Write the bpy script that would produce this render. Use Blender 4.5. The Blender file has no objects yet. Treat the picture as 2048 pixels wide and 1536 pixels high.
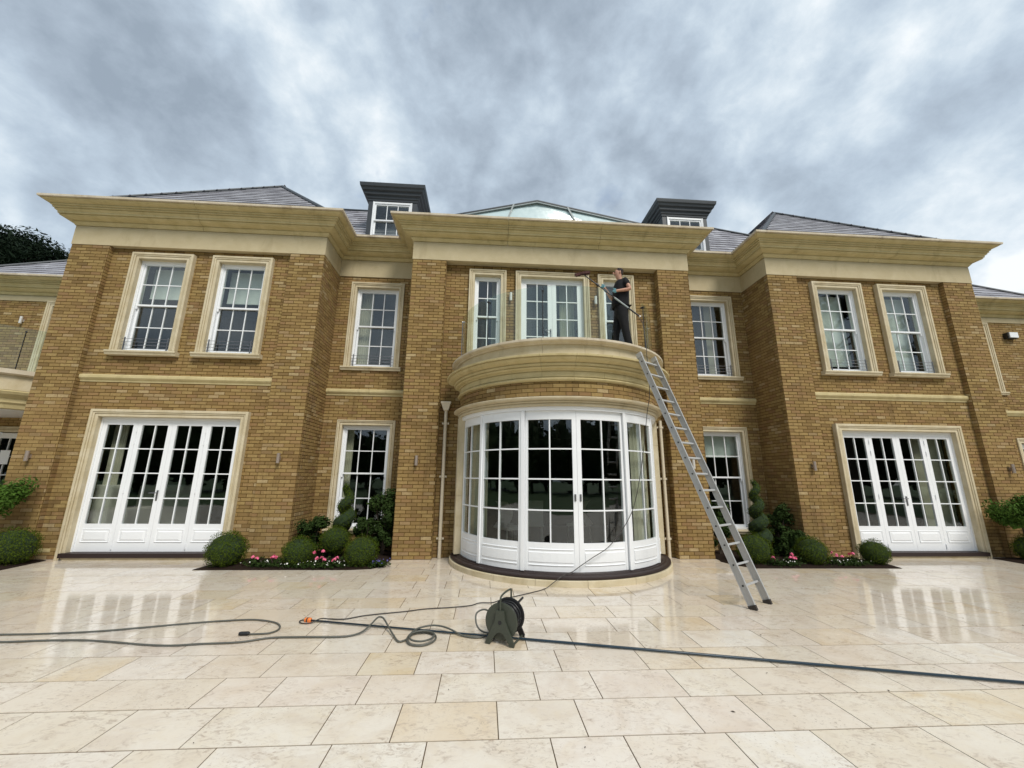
import bpy, bmesh, math, random
from mathutils import Vector, Matrix
random.seed(7)
S = bpy.context.scene
COL = S.collection
rad = math.radians
sin, cos = math.sin, math.cos

# ------------------------------------------------------------------ camera
def make_camera():
    cd = bpy.data.cameras.new('camera')
    cam = bpy.data.objects.new('camera', cd)
    COL.objects.link(cam)
    yaw, pitch, roll = rad(-3.705), rad(13.109), rad(0.598)
    F = Vector((-sin(yaw)*cos(pitch), cos(yaw)*cos(pitch), sin(pitch)))
    R = Vector((cos(yaw), sin(yaw), 0))
    U = R.cross(F)
    R2 = R*cos(roll)+U*sin(roll)
    U2 = U*cos(roll)-R*sin(roll)
    m = Matrix((R2, U2, -F)).transposed().to_4x4()
    m.translation = Vector((-1.533, 0, 1.6))
    cam.matrix_world = m
    cd.sensor_width = 36.0
    cd.lens = 36.0*808.831/2048
    cd.clip_start = 0.05
    cd.clip_end = 2000
    S.camera = cam
    return F, R2, U2
CF, CR, CU = make_camera()
CP = Vector((-1.533, 0, 1.6))

def px_area(pts):
    us, vs = [], []
    for p in pts:
        v = Vector(p)-CP
        k = v.dot(CF)
        if k < 0.1: return 0
        us.append(1024+808.8*v.dot(CR)/k); vs.append(768-808.8*v.dot(CU)/k)
    u0, u1 = max(0, min(us)), min(2048, max(us))
    v0, v1 = max(0, min(vs)), min(1536, max(vs))
    if u1 <= u0 or v1 <= v0: return 0
    return (u1-u0)*(v1-v0)

# ------------------------------------------------------------------ world, sun, exposure
SUN_EL, SUN_AZ = rad(48), rad(153)      # azimuth clockwise from +y : behind the camera, a little to the right
CLD = (7.7, 4.1)
# long cloud streets : normal of the great circle, width, lift
STREETS = [((-0.705, 0.297, -0.643), 0.085, 0.075), ((-0.408, 0.462, -0.788), 0.1, -0.06), ((-0.906, 0.416, 0.073), 0.11, -0.05), ((-0.735, -0.086, 0.673), 0.1, 0.045), ((-0.605, 0.019, 0.796), 0.07, -0.035), ((-0.608, 0.754, 0.249), 0.1, 0.03)]
def make_world():
    w = bpy.data.worlds.new('World'); S.world = w
    w.use_nodes = True
    nt = w.node_tree; N = nt.nodes; L = nt.links
    N.clear()
    out = N.new('ShaderNodeOutputWorld'); bg = N.new('ShaderNodeBackground')
    bg.inputs['Strength'].default_value = 0.1
    L.new(bg.outputs[0], out.inputs[0])
    sky = N.new('ShaderNodeTexSky'); sky.sky_type = 'NISHITA'; sky.sun_disc = False
    sky.sun_elevation = SUN_EL; sky.sun_rotation = SUN_AZ
    tc = N.new('ShaderNodeTexCoord')
    sep = N.new('ShaderNodeSeparateXYZ'); L.new(tc.outputs['Generated'], sep.inputs[0])
    def math_(op, a, b=None, c=None):
        n = N.new('ShaderNodeMath'); n.operation = op
        for i, v in enumerate((a, b, c)):
            if v is None: continue
            if isinstance(v, (int, float)): n.inputs[i].default_value = v
            else: L.new(v, n.inputs[i])
        return n.outputs[0]
    def noise(scale, detail, rough, dist, off, rot=(0, 0, 0), stretch=(1, 1, 1)):
        mp = N.new('ShaderNodeMapping'); mp.inputs['Location'].default_value = off
        mp.inputs['Rotation'].default_value = rot; mp.inputs['Scale'].default_value = stretch
        L.new(tc.outputs['Generated'], mp.inputs[0])
        n = N.new('ShaderNodeTexNoise'); n.inputs['Scale'].default_value = scale
        n.inputs['Detail'].default_value = detail; n.inputs['Roughness'].default_value = rough
        n.inputs['Distortion'].default_value = dist
        L.new(mp.outputs[0], n.inputs['Vector'])
        return n.outputs['Fac']
    a = noise(2.0, 2, .5, .4, (CLD[0], CLD[1], 0), (0, rad(35), 0), (1.35, .8, 1.0))
    b = noise(4.6, 3, .5, .5, (5.1, 2.0, 1), (0, rad(30), 0), (1.3, 1, 1.0))
    c = noise(11.5, 9, .62, .15, (2, 9.0, 3), (0, rad(-25), 0), (1, 1, 1.3))
    f = math_('ADD', math_('ADD', math_('MULTIPLY', a, .39), math_('MULTIPLY', b, .36)), math_('MULTIPLY', c, .25))
    wv = N.new('ShaderNodeVectorMath'); wv.operation = 'ADD'; L.new(tc.outputs['Generated'], wv.inputs[0])
    wn = N.new('ShaderNodeTexNoise'); wn.inputs['Scale'].default_value = 3.0; wn.inputs['Detail'].default_value = 4; L.new(tc.outputs['Generated'], wn.inputs['Vector'])
    ws = N.new('ShaderNodeVectorMath'); ws.operation = 'SCALE'; ws.inputs['Scale'].default_value = .30
    wo = N.new('ShaderNodeVectorMath'); wo.operation = 'SUBTRACT'; wo.inputs[1].default_value = (.5, .5, .5)
    L.new(wn.outputs['Color'], wo.inputs[0]); L.new(wo.outputs[0], ws.inputs[0]); L.new(ws.outputs[0], wv.inputs[1])
    for nrm_, wid, amp in STREETS:
        dt = N.new('ShaderNodeVectorMath'); dt.operation = 'DOT_PRODUCT'; dt.inputs[1].default_value = nrm_
        L.new(wv.outputs[0], dt.inputs[0])
        q = math_('DIVIDE', dt.outputs['Value'], wid)
        g = math_('POWER', 2.718, math_('MULTIPLY', math_('MULTIPLY', q, q), -1.0))
        f = math_('ADD', f, math_('MULTIPLY', g, amp))
    ramp = N.new('ShaderNodeValToRGB'); L.new(f, ramp.inputs[0])
    cr = ramp.color_ramp
    cr.elements[0].position = .37; cr.elements[0].color = (.315, .38, .455, 1)
    cr.elements[1].position = .64; cr.elements[1].color = (.93, .965, .985, 1)
    for p_, c_ in ((.43, (.40, .475, .56, 1)), (.485, (.485, .575, .67, 1)), (.535, (.59, .685, .77, 1)), (.585, (.73, .81, .87, 1))):
        e = cr.elements.new(p_); e.color = c_
    sc = N.new('ShaderNodeVectorMath'); sc.operation = 'SCALE'; sc.inputs['Scale'].default_value = 5.4
    L.new(ramp.outputs[0], sc.inputs[0])
    # thin places in the cloud where a little blue shows
    d = noise(3.3, 5, .6, .3, (9.2, 4.4, 0))
    gap = N.new('ShaderNodeMapRange'); gap.inputs['From Min'].default_value = .62; gap.inputs['From Max'].default_value = .72
    gap.inputs['To Min'].default_value = .04; gap.inputs['To Max'].default_value = .55
    L.new(d, gap.inputs['Value'])
    mix = N.new('ShaderNodeMix'); mix.data_type = 'RGBA'
    L.new(gap.outputs[0], mix.inputs['Factor'])
    L.new(sc.outputs[0], mix.inputs['A']); L.new(sky.outputs[0], mix.inputs['B'])
    L.new(mix.outputs['Result'], bg.inputs['Color'])
make_world()
def make_sun():
    ld = bpy.data.lights.new('sun', 'SUN'); ld.energy = 1.5; ld.angle = rad(20); ld.color = (1.0, .95, .87)
    o = bpy.data.objects.new('sun', ld); COL.objects.link(o)
    d = Vector((sin(SUN_AZ)*cos(SUN_EL), cos(SUN_AZ)*cos(SUN_EL), sin(SUN_EL)))
    o.rotation_euler = d.to_track_quat('Z', 'Y').to_euler()
    o.location = (6, -10, 20)
make_sun()
S.view_settings.view_transform = 'Standard'; S.view_settings.look = 'None'
S.view_settings.exposure = 1.0; S.view_settings.gamma = 1.0
S.view_settings.use_curve_mapping = False
S.render.engine = 'CYCLES'
S.cycles.max_bounces = 8; S.cycles.transparent_max_bounces = 24
S.cycles.diffuse_bounces = 4; S.cycles.glossy_bounces = 4
S.cycles.caustics_reflective = False; S.cycles.caustics_refractive = False

# ------------------------------------------------------------------ materials
class NT:
    def __init__(self, name):
        self.m = bpy.data.materials.new(name); self.m.use_nodes = True
        self.nt = self.m.node_tree; self.N = self.nt.nodes; self.L = self.nt.links
        self.b = self.N['Principled BSDF']
    def new(self, t, **kw):
        n = self.N.new(t)
        for k, v in kw.items(): setattr(n, k, v)
        return n
    def set(self, inp, v):
        if isinstance(v, (int, float)): inp.default_value = v
        elif isinstance(v, (tuple, list)): inp.default_value = v if len(v) != 3 or inp.type == 'VECTOR' else (*v, 1)
        else: self.L.new(v, inp)
    def math(self, op, a, b=0.0, c=None, clamp=False):
        n = self.new('ShaderNodeMath', operation=op, use_clamp=clamp)
        self.set(n.inputs[0], a); self.set(n.inputs[1], b)
        if c is not None: self.set(n.inputs[2], c)
        return n.outputs[0]
    def mix(self, f, a, b, mode='MIX'):
        n = self.new('ShaderNodeMix', data_type='RGBA', blend_type=mode)
        self.set(n.inputs['Factor'], f); self.set(n.inputs['A'], a); self.set(n.inputs['B'], b)
        return n.outputs['Result']
    def pos(self): return self.new('ShaderNodeNewGeometry').outputs['Position']
    def noise(self, vec, scale, detail=4, rough=.55, dist=0.0, stretch=None):
        if stretch:
            mp = self.new('ShaderNodeMapping'); self.set(mp.inputs[0], vec); mp.inputs['Scale'].default_value = stretch; vec = mp.outputs[0]
        n = self.new('ShaderNodeTexNoise'); self.set(n.inputs['Vector'], vec)
        n.inputs['Scale'].default_value = scale; n.inputs['Detail'].default_value = detail
        n.inputs['Roughness'].default_value = rough; n.inputs['Distortion'].default_value = dist
        return n.outputs['Fac']
    def rng(self, v, a, b, c=0.0, d=1.0):
        n = self.new('ShaderNodeMapRange'); self.set(n.inputs['Value'], v)
        for k, q in zip(('From Min', 'From Max', 'To Min', 'To Max'), (a, b, c, d)): n.inputs[k].default_value = q
        return n.outputs[0]
    def tone(self):
        a = self.new('ShaderNodeAttribute', attribute_name='tone').outputs['Fac']
        r = self.new('ShaderNodeObjectInfo').outputs['Random']
        return self.math('FRACT', self.math('ADD', a, r))
    def bump(self, h, strength=.3, dist=.01):
        n = self.new('ShaderNodeBump'); n.inputs['Strength'].default_value = strength; n.inputs['Distance'].default_value = dist
        self.L.new(h, n.inputs['Height']); self.L.new(n.outputs[0], self.b.inputs['Normal'])
    def base(self, col, rough=.6, metal=0.0, spec=None):
        self.set(self.b.inputs['Base Color'], col); self.set(self.b.inputs['Roughness'], rough)
        self.b.inputs['Metallic'].default_value = metal
        if spec is not None: self.b.inputs['Specular IOR Level'].default_value = spec
        return self.m

def plain(name, c, rough=.5, metal=0.0, var=.12, scale=9.0, spec=None, bump=0.0):
    n = NT(name); p = n.pos()
    f = n.noise(p, scale, 5, .6)
    lo = tuple(x*(1-var) for x in c); hi = tuple(min(1, x*(1+var)) for x in c)
    m = n.base(n.mix(f, lo, hi), n.rng(f, .2, .8, max(0, rough-.06), min(1, rough+.06)), metal, spec)
    if bump: n.bump(n.noise(p, scale*9, 5, .6), bump, .004)
    return m

def brick_mat(name, dull):
    n = NT(name); p = n.pos(); t = n.tone()
    ramp = n.new('ShaderNodeValToRGB'); n.set(ramp.inputs[0], t); e = ramp.color_ramp
    cols = [(.0, (.172, .112, .042)), (.2, (.258, .174, .063)), (.42, (.302, .208, .076)), (.62, (.360, .262, .103)), (.78, (.290, .184, .080)), (.88, (.250, .150, .070)), (.94, (.49, .385, .21)), (1.0, (.160, .100, .042))]
    e.elements[0].position = 0; e.elements[0].color = (*cols[0][1], 1)
    e.elements[1].position = 1; e.elements[1].color = (*cols[-1][1], 1)
    for a, c in cols[1:-1]:
        q = e.elements.new(a); q.color = (*c, 1)
    sh = n.new('ShaderNodeVectorMath', operation='ADD'); n.set(sh.inputs[0], p)
    cb = n.new('ShaderNodeCombineXYZ'); n.set(cb.inputs[0], n.math('MULTIPLY', t, 31.0)); n.L.new(cb.outputs[0], sh.inputs[1])
    fine = n.noise(sh.outputs[0], 26, 6, .65)
    big = n.noise(p, .55, 5, .6)
    streak = n.noise(p, .9, 6, .65, .3, (1.6, 1.6, .35))
    c = n.mix(n.rng(fine, .3, .75, 0, .55), ramp.outputs[0], (.17, .105, .045))
    c = n.mix(n.rng(big, .38, .66, 0, .45), c, (.26, .165, .085) if dull else (.30, .185, .075))
    c = n.mix(n.rng(streak, .56, .74, 0, .5), c, (.15, .10, .045))
    wsp = n.noise(p, 3.1, 7, .7, .6)
    c = n.mix(n.rng(wsp, .70, .78, 0, .6), c, (.62, .57, .50))
    drip = n.noise(p, 2.2, 5, .6, .2, (2.4, 2.4, .22))
    c = n.mix(n.rng(drip, .58, .75, 0, .45), c, (.10, .062, .028))
    n.base(c, .88, 0, .25)
    n.bump(fine, .5, .006)
    return n.m
M = {}
M['brick'] = brick_mat('buff_brick', False)
def mortar():
    n = NT('mortar'); p = n.pos()
    return n.base(n.mix(n.noise(p, 14, 4), (.075, .042, .010), (.125, .074, .022)), .95, 0, .1)  # mortar tone darkened, shade of the raked joints is in the colour
M['mortar'] = mortar()
def stone(name, c1, c2, stain, amount=.5):
    n = NT(name); p = n.pos()
    f = n.noise(p, 3.5, 7, .6, .4)
    s = n.noise(p, 1.6, 6, .65, .5, (1.4, 1.4, .4))
    g = n.noise(p, 60, 3, .6)
    c = n.mix(n.rng(f, .3, .7), c1, c2)
    c = n.mix(n.rng(s, .56, .78, 0, amount), c, stain)
    c = n.mix(n.rng(g, .35, .75, 0, .12), c, (.25, .2, .12))
    n.base(c, .72, 0, .3); n.bump(f, .12, .01); return n.m
M['stone'] = stone('cast_stone', (.47, .390, .195), (.585, .495, .275), (.22, .165, .075), .7)
M['frieze'] = stone('frieze_render', (.46, .385, .235), (.52, .445, .285), (.29, .23, .13), .55)
M['stone_pale'] = stone('pale_stone', (.50, .42, .265), (.62, .55, .40), (.30, .23, .12), .65)
M['stone_top'] = stone('weathered_stone_top', (.50, .42, .30), (.62, .56, .45), (.20, .15, .10), .8)
M['white'] = plain('white_paint', (.80, .82, .84), .38, var=.03, scale=4)
M['white_soft'] = plain('cream_pipe_paint', (.62, .55, .42), .45, var=.05)
M['sill'] = plain('dark_hardwood', (.020, .010, .009), .55, var=.35, scale=20)
M['metal'] = plain('brushed_steel', (.55, .55, .56), .3, 1.0, .08)
M['wire'] = plain('grey_steel_wire', (.22, .22, .23), .35, .9, .1)
M['grey_frame'] = plain('grey_lantern_frame', (.30, .34, .34), .5, var=.1)
M['light'] = plain('wall_light_bronze', (.40, .33, .28), .35, .5, .1)
M['light_white'] = plain('wall_light_steel', (.66, .64, .60), .35, .3, .05)
M['alu'] = plain('ladder_aluminium', (.46, .46, .45), .48, .45, .16, 16)
M['black_plastic'] = plain('black_plastic', (.012, .012, .013), .45, var=.3)
M['lead'] = plain('dark_lead', (.035, .042, .048), .5, .15, .3, 5)
M['pipe_grey'] = plain('hose_grey', (.085, .088, .075), .5, var=.15, scale=30)
M['hose_thin'] = plain('hose_brown', (.035, .030, .026), .5, var=.2)
M['pole'] = plain('carbon_pole', (.016, .034, .050), .32, .1, .2)
M['reel'] = plain('reel_green', (.042, .049, .035), .5, var=.15)
M['orange'] = plain('orange_plastic', (.72, .19, .035), .45, var=.2)
M['soil'] = plain('dark_soil', (.022, .014, .010), .95, var=.5, scale=30, spec=.1, bump=.8)
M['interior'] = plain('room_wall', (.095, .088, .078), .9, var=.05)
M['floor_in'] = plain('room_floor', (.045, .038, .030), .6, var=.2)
M['curtain'] = plain('linen_curtain', (.50, .47, .37), .9, var=.08)
M['blind'] = plain('white_blind', (.66, .70, .68), .85, var=.04)
M['sofa'] = plain('pale_upholstery', (.52, .49, .43), .9, var=.06)
M['skin'] = plain('skin', (.47, .25, .17), .55, var=.08, scale=20)
M['shirt'] = plain('black_shirt', (.004, .004, .006), .95, var=.3, scale=12)
M['trouser'] = plain('black_trousers', (.004, .004, .005), .95, var=.35, scale=12)
M['trouser_patch'] = plain('grey_knee_patch', (.014, .014, .016), .9, var=.2)
M['hair'] = plain('brown_hair', (.020, .011, .007), .8, var=.3, scale=60)
M['glove'] = plain('blue_glove', (.16, .36, .42), .5, var=.1)
M['brush'] = plain('brush_red', (.060, .016, .012), .8, var=.4, scale=60)
M['boot'] = plain('dark_boot', (.03, .024, .02), .6)
M['bark'] = plain('bark', (.06, .045, .032), .95, var=.4, scale=8)
M['pink'] = plain('pink_petal', (.78, .17, .30), .6, var=.25, scale=40)
M['white_petal'] = plain('white_petal', (.75, .74, .70), .6, var=.1)
M['violet'] = plain('violet_petal', (.10, .09, .30), .6, var=.25, scale=40)
def foliage(name, c1, c2, c3=None):
    n = NT(name); p = n.pos()
    f = n.noise(p, 9, 4, .6); g = n.noise(p, 60, 3, .6)
    t = n.tone()
    c = n.mix(n.rng(f, .3, .7), c1, c2)
    c = n.mix(n.rng(g, .35, .8, 0, .5), c, tuple(x*1.6 for x in c2))
    c = n.mix(n.math('MULTIPLY', t, .45), c, c3 or tuple(x*.5 for x in c1))
    n.base(c, .75, 0, .12)
    return n.m
M['box_leaf'] = foliage('box_foliage', (.036, .060, .004), (.074, .110, .007), (.008, .014, .002))
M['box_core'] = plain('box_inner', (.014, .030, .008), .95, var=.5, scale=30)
M['dark_leaf'] = foliage('camellia_foliage', (.014, .028, .006), (.030, .054, .010), (.005, .010, .003))
M['bush_leaf'] = foliage('laurel_foliage', (.034, .075, .010), (.070, .135, .018), (.012, .03, .005))
M['pine_leaf'] = foliage('pine_needles', (.006, .013, .006), (.011, .022, .009), (.003, .008, .005))
M['wood_leaf'] = foliage('woodland_foliage', (.020, .036, .014), (.035, .062, .020))
M['grass'] = plain('lawn_grass', (.045, .085, .022), .9, var=.35, scale=3)
def slate():
    n = NT('slate'); t = n.tone(); p = n.pos()
    c = n.mix(t, (.23, .222, .245), (.39, .385, .41))
    c = n.mix(n.rng(n.noise(p, 2.0, 5), .45, .7, 0, .5), c, (.13, .12, .13))
    return n.base(c, .42, 0, .5)
M['slate'] = slate()
M['slate_under'] = plain('slate_shadow', (.05, .047, .055), .9, var=.2)
def glass(name, f0, tint, bump=.05):
    n = NT(name); N, L = n.N, n.L
    N.remove(n.b); out = N['Material Output']
    geo = n.new('ShaderNodeNewGeometry')
    dt = n.new('ShaderNodeVectorMath', operation='DOT_PRODUCT'); L.new(geo.outputs['Normal'], dt.inputs[0]); L.new(geo.outputs['Incoming'], dt.inputs[1])
    cosv = n.math('ABSOLUTE', dt.outputs['Value'])
    fr = n.math('ADD', n.math('MULTIPLY', n.math('POWER', n.math('SUBTRACT', 1.0, cosv), 5.0), 1-f0), f0, clamp=True)
    tr = n.new('ShaderNodeBsdfTransparent'); tr.inputs['Color'].default_value = (*tint, 1)
    gl = n.new('ShaderNodeBsdfGlossy'); gl.inputs['Roughness'].default_value = 0.0; gl.inputs['Color'].default_value = (.95, .97, 1, 1)
    bp = n.new('ShaderNodeBump'); bp.inputs['Strength'].default_value = bump; bp.inputs['Distance'].default_value = .02
    L.new(n.noise(n.pos(), 1.3, 2), bp.inputs['Height']); L.new(bp.outputs[0], gl.inputs['Normal'])
    mx = n.new('ShaderNodeMixShader'); L.new(fr, mx.inputs[0]); L.new(tr.outputs[0], mx.inputs[1]); L.new(gl.outputs[0], mx.inputs[2])
    L.new(mx.outputs[0], out.inputs['Surface'])
    return n.m
M['glass'] = glass('window_glass', .062, (.90, .93, .91), .11)
M['glass_bal'] = glass('balustrade_glass', .030, (.90, .95, .925), .0)
M['painted_sky_glass'] = plain('lantern_painted_reflection', (.52, .64, .65), .15, var=.05, spec=.8)  # opaque pane, the bright sky reflection is painted into its colour
def limestone(name, yellow):
    n = NT(name); p = n.pos(); t = n.tone()
    sh = n.new('ShaderNodeVectorMath', operation='ADD'); n.set(sh.inputs[0], p)
    cb = n.new('ShaderNodeCombineXYZ'); n.set(cb.inputs[0], n.math('MULTIPLY', t, 97.0)); n.set(cb.inputs[2], n.math('MULTIPLY', t, 11.0)); n.L.new(cb.outputs[0], sh.inputs[1])
    v = sh.outputs[0]
    f1 = n.noise(v, 2.6, 6, .6, .5)
    f2 = n.noise(v, 11, 8, .72, 1.4, (1, 1.7, 1))
    f3 = n.noise(v, 46, 5, .7, .6)
    a, b = ((.63, .505, .325), (.73, .66, .535)) if yellow else ((.655, .585, .495), (.77, .725, .645))
    c = n.mix(n.rng(n.noise(v, 2.6, 5, .65, 1.0), .36, .56), a, b)
    c = n.mix(n.rng(n.noise(v, 5.5, 5, .6, 1.0), .45, .7, 0, .45), c, (.70, .60, .43))
    t2 = n.math('FRACT', n.math('MULTIPLY', t, 7.31))
    c = n.mix(n.math('MULTIPLY', t2, .45), c, (.68, .565, .485))
    c = n.mix(n.rng(f1, .35, .7, 0, .35), c, (.79, .75, .67))
    tt = n.rng(t, 0, 1, 0, .5)
    c = n.mix(tt, c, (.68, .575, .40) if yellow else (.68, .595, .455))
    c = n.mix(n.math('MULTIPLY', n.rng(f2, .50, .64, 0, .9), n.rng(n.noise(v, 3.1, 4, .6), .42, .62, .12, 1)), c, (.43, .345, .27))
    c = n.mix(n.math('MULTIPLY', n.rng(f3, .57, .68, 0, .8), n.rng(n.noise(v, 2.3, 4, .6), .45, .62, .1, 1)), c, (.30, .235, .17))
    # film of water : wetter towards the house, patchy
    sy = n.new('ShaderNodeSeparateXYZ'); n.set(sy.inputs[0], p)
    wet = n.math('ADD', n.rng(sy.outputs[1], 3.0, 5.2, -.30, .40), n.math('ADD', n.math('MULTIPLY', n.noise(p, .8, 5, .65, .8), .7), n.math('MULTIPLY', t, .16)), clamp=True)
    wet = n.rng(wet, .34, .66)
    c = n.mix(n.math('MULTIPLY', wet, .17), c, (.62, .52, .40), 'MULTIPLY')
    r = n.rng(wet, 0, 1, .38, .035)
    r = n.math('ADD', r, n.rng(f2, .5, .7, 0, .06))
    n.base(c, r, 0, .5)
    n.b.inputs['IOR'].default_value = 1.5
    h = n.math('MULTIPLY', n.math('ADD', f2, n.math('MULTIPLY', n.noise(p, 1.6, 2), 1.2)), .5)
    n.bump(h, .05, .01)
    return n.m
M['slab'] = limestone('limestone_cream', False)
M['slab_y'] = limestone('limestone_yellow', True)
M['joint'] = plain('slab_joint', (.11, .075, .040), .95, var=.3, scale=20)

# ------------------------------------------------------------------ mesh helpers
class MB:
    def __init__(s): s.v = []; s.f = []; s.mi = []; s.t = []; s.cur = 0; s.tone = 0.0
    def add(s, vs, fs):
        o = len(s.v); s.v += [tuple(x) for x in vs]
        for f in fs: s.f.append(tuple(o+i for i in f)); s.mi.append(s.cur); s.t.append(s.tone)
    def box(s, x0, x1, y0, y1, z0, z1):
        if x1 < x0: x0, x1 = x1, x0
        s.add([(x0,y0,z0),(x1,y0,z0),(x1,y1,z0),(x0,y1,z0),(x0,y0,z1),(x1,y0,z1),(x1,y1,z1),(x0,y1,z1)],
              [(3,2,1,0),(4,5,6,7),(0,1,5,4),(1,2,6,5),(2,3,7,6),(3,0,4,7)])
    def obox(s, c, ax, ay, az, h):   # oriented box: centre, three unit axes, half sizes
        c = Vector(c); vs = []
        for k in (-1, 1):
            for i, j in ((-1,-1),(1,-1),(1,1),(-1,1)):
                vs.append(c+ax*(i*h[0])+ay*(j*h[1])+az*(k*h[2]))
        s.add(vs, [(3,2,1,0),(4,5,6,7),(0,1,5,4),(1,2,6,5),(2,3,7,6),(3,0,4,7)])
    def bar(s, p, q, w, h, up=Vector((0,0,1))):
        p, q = Vector(p), Vector(q); d = q-p; L = d.length; d.normalize()
        a = d.cross(up); a = a.normalized() if a.length > 1e-4 else Vector((1,0,0)); b = a.cross(d)
        s.obox((p+q)/2, d, a, b, (L/2, w/2, h/2))
    def tube(s, pts, r, n=8, caps=True):
        pts = [Vector(p) for p in pts]; rs = r if isinstance(r, (list, tuple)) else [r]*len(pts)
        o = len(s.v); prev = None
        for i, p in enumerate(pts):
            d = (pts[min(i+1, len(pts)-1)]-pts[max(i-1, 0)]).normalized()
            if prev is None:
                a = d.cross(Vector((0,0,1)))
                if a.length < .05: a = d.cross(Vector((1,0,0)))
            else:
                a = prev-d*prev.dot(d)
            a.normalize(); prev = a; b = d.cross(a)
            for k in range(n):
                t = 2*math.pi*k/n; s.v.append(tuple(p+(a*cos(t)+b*sin(t))*rs[i]))
        for i in range(len(pts)-1):
            for k in range(n):
                k2 = (k+1) % n
                s.f.append((o+i*n+k, o+i*n+k2, o+(i+1)*n+k2, o+(i+1)*n+k)); s.mi.append(s.cur); s.t.append(s.tone)
        if caps:
            s.f.append(tuple(o+k for k in range(n-1, -1, -1))); s.mi.append(s.cur); s.t.append(s.tone)
            e = o+(len(pts)-1)*n
            s.f.append(tuple(e+k for k in range(n))); s.mi.append(s.cur); s.t.append(s.tone)
    def loft(s, rings, closed=True, caps=True):
        n = len(rings[0]); o = len(s.v)
        for r in rings: s.v += [tuple(x) for x in r]
        for i in range(len(rings)-1):
            for k in range(n if closed else n-1):
                k2 = (k+1) % n
                s.f.append((o+i*n+k, o+i*n+k2, o+(i+1)*n+k2, o+(i+1)*n+k)); s.mi.append(s.cur); s.t.append(s.tone)
        if caps and closed:
            s.f.append(tuple(o+k for k in range(n-1, -1, -1))); s.mi.append(s.cur); s.t.append(s.tone)
            e = o+(len(rings)-1)*n; s.f.append(tuple(e+k for k in range(n))); s.mi.append(s.cur); s.t.append(s.tone)
    def sphere(s, c, r, nu=10, nv=7, sq=(1,1,1), jit=0.0):
        c = Vector(c); rings = []
        for i in range(1, nv):
            ph = math.pi*i/nv
            rings.append([c+Vector((r*sq[0]*sin(ph)*cos(2*math.pi*k/nu), r*sq[1]*sin(ph)*sin(2*math.pi*k/nu), r*sq[2]*cos(ph)))*(1+random.uniform(-jit, jit)) for k in range(nu)])
        rings = rings[::-1]
        s.loft(rings, True, True)
    def mesh(s, name, mats, origin=None, smooth=False):
        vs = [Vector(v) for v in s.v]
        if origin is None:
            lo = Vector([min(v[i] for v in vs) for i in range(3)]); hi = Vector([max(v[i] for v in vs) for i in range(3)])
            origin = Vector(((lo.x+hi.x)/2, (lo.y+hi.y)/2, lo.z))
        origin = Vector(origin)
        me = bpy.data.meshes.new(name)
        me.from_pydata([tuple(v-origin) for v in vs], [], s.f)
        for m in (mats if isinstance(mats, (list, tuple)) else [mats]): me.materials.append(m)
        me.polygons.foreach_set('material_index', s.mi)
        if any(s.t):
            at = me.attributes.new('tone', 'FLOAT', 'FACE'); at.data.foreach_set('value', s.t)
        if smooth: me.polygons.foreach_set('use_smooth', [True]*len(me.polygons))
        me.update()
        return me, origin

WPOS = {}
def place(name, me, parent, origin, rotz=0.0):
    o = bpy.data.objects.new(name, me); COL.objects.link(o)
    WPOS[o] = Vector(origin)
    if parent is not None:
        o.parent = parent; o.location = Vector(origin)-WPOS[parent]
    else: o.location = origin
    if rotz: o.rotation_euler = (0, 0, rotz)
    return o
def build(mb, name, mats, parent=None, smooth=False, origin=None, **props):
    me, og = mb.mesh(name, mats, origin, smooth)
    o = place(name, me, parent, og)
    for k, v in props.items(): o[k] = v
    return o
def empty(name, loc, label=None, cat=None, group=None):
    o = bpy.data.objects.new(name, None); COL.objects.link(o); o.location = loc; WPOS[o] = Vector(loc)
    o.empty_display_size = .2
    if label: o['label'] = label
    if cat: o['category'] = cat
    if group: o['group'] = group
    return o
def tag(o, label, cat, group=None):
    o['label'] = label; o['category'] = cat
    if group: o['group'] = group
    return o
def copy_tree(o, dpos, parent=None):
    c = o.copy(); COL.objects.link(c)
    if parent is not None: c.parent = parent
    else:
        c.location = Vector(o.location)+Vector(dpos)
    for ch in [x for x in bpy.data.objects if x.parent == o]: copy_tree(ch, (0,0,0), c)
    return c
def shared_box(cache, key, name, sx, sy, sz, mat, bev=0.0):
    k = (name, round(sx, 3), round(sy, 3), round(sz, 3), key)
    if k not in cache:
        m = MB()
        if bev:
            b = bev
            x, y, z = sx/2, sy/2, sz/2
            lo = [(-x,-y,-z),(x,-y,-z),(x,y,-z),(-x,y,-z)]
            mid = [(-x,-y,z-b),(x,-y,z-b),(x,y,z-b),(-x,y,z-b)]
            top = [(-x+b,-y+b,z),(x-b,-y+b,z),(x-b,y-b,z),(-x+b,y-b,z)]
            m.loft([lo, mid, top])
        else: m.box(-sx/2, sx/2, -sy/2, sy/2, -sz/2, sz/2)
        me, _ = m.mesh(name, mat, (0,0,0)); cache[k] = me
    return cache[k]
CACHE = {}

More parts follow.
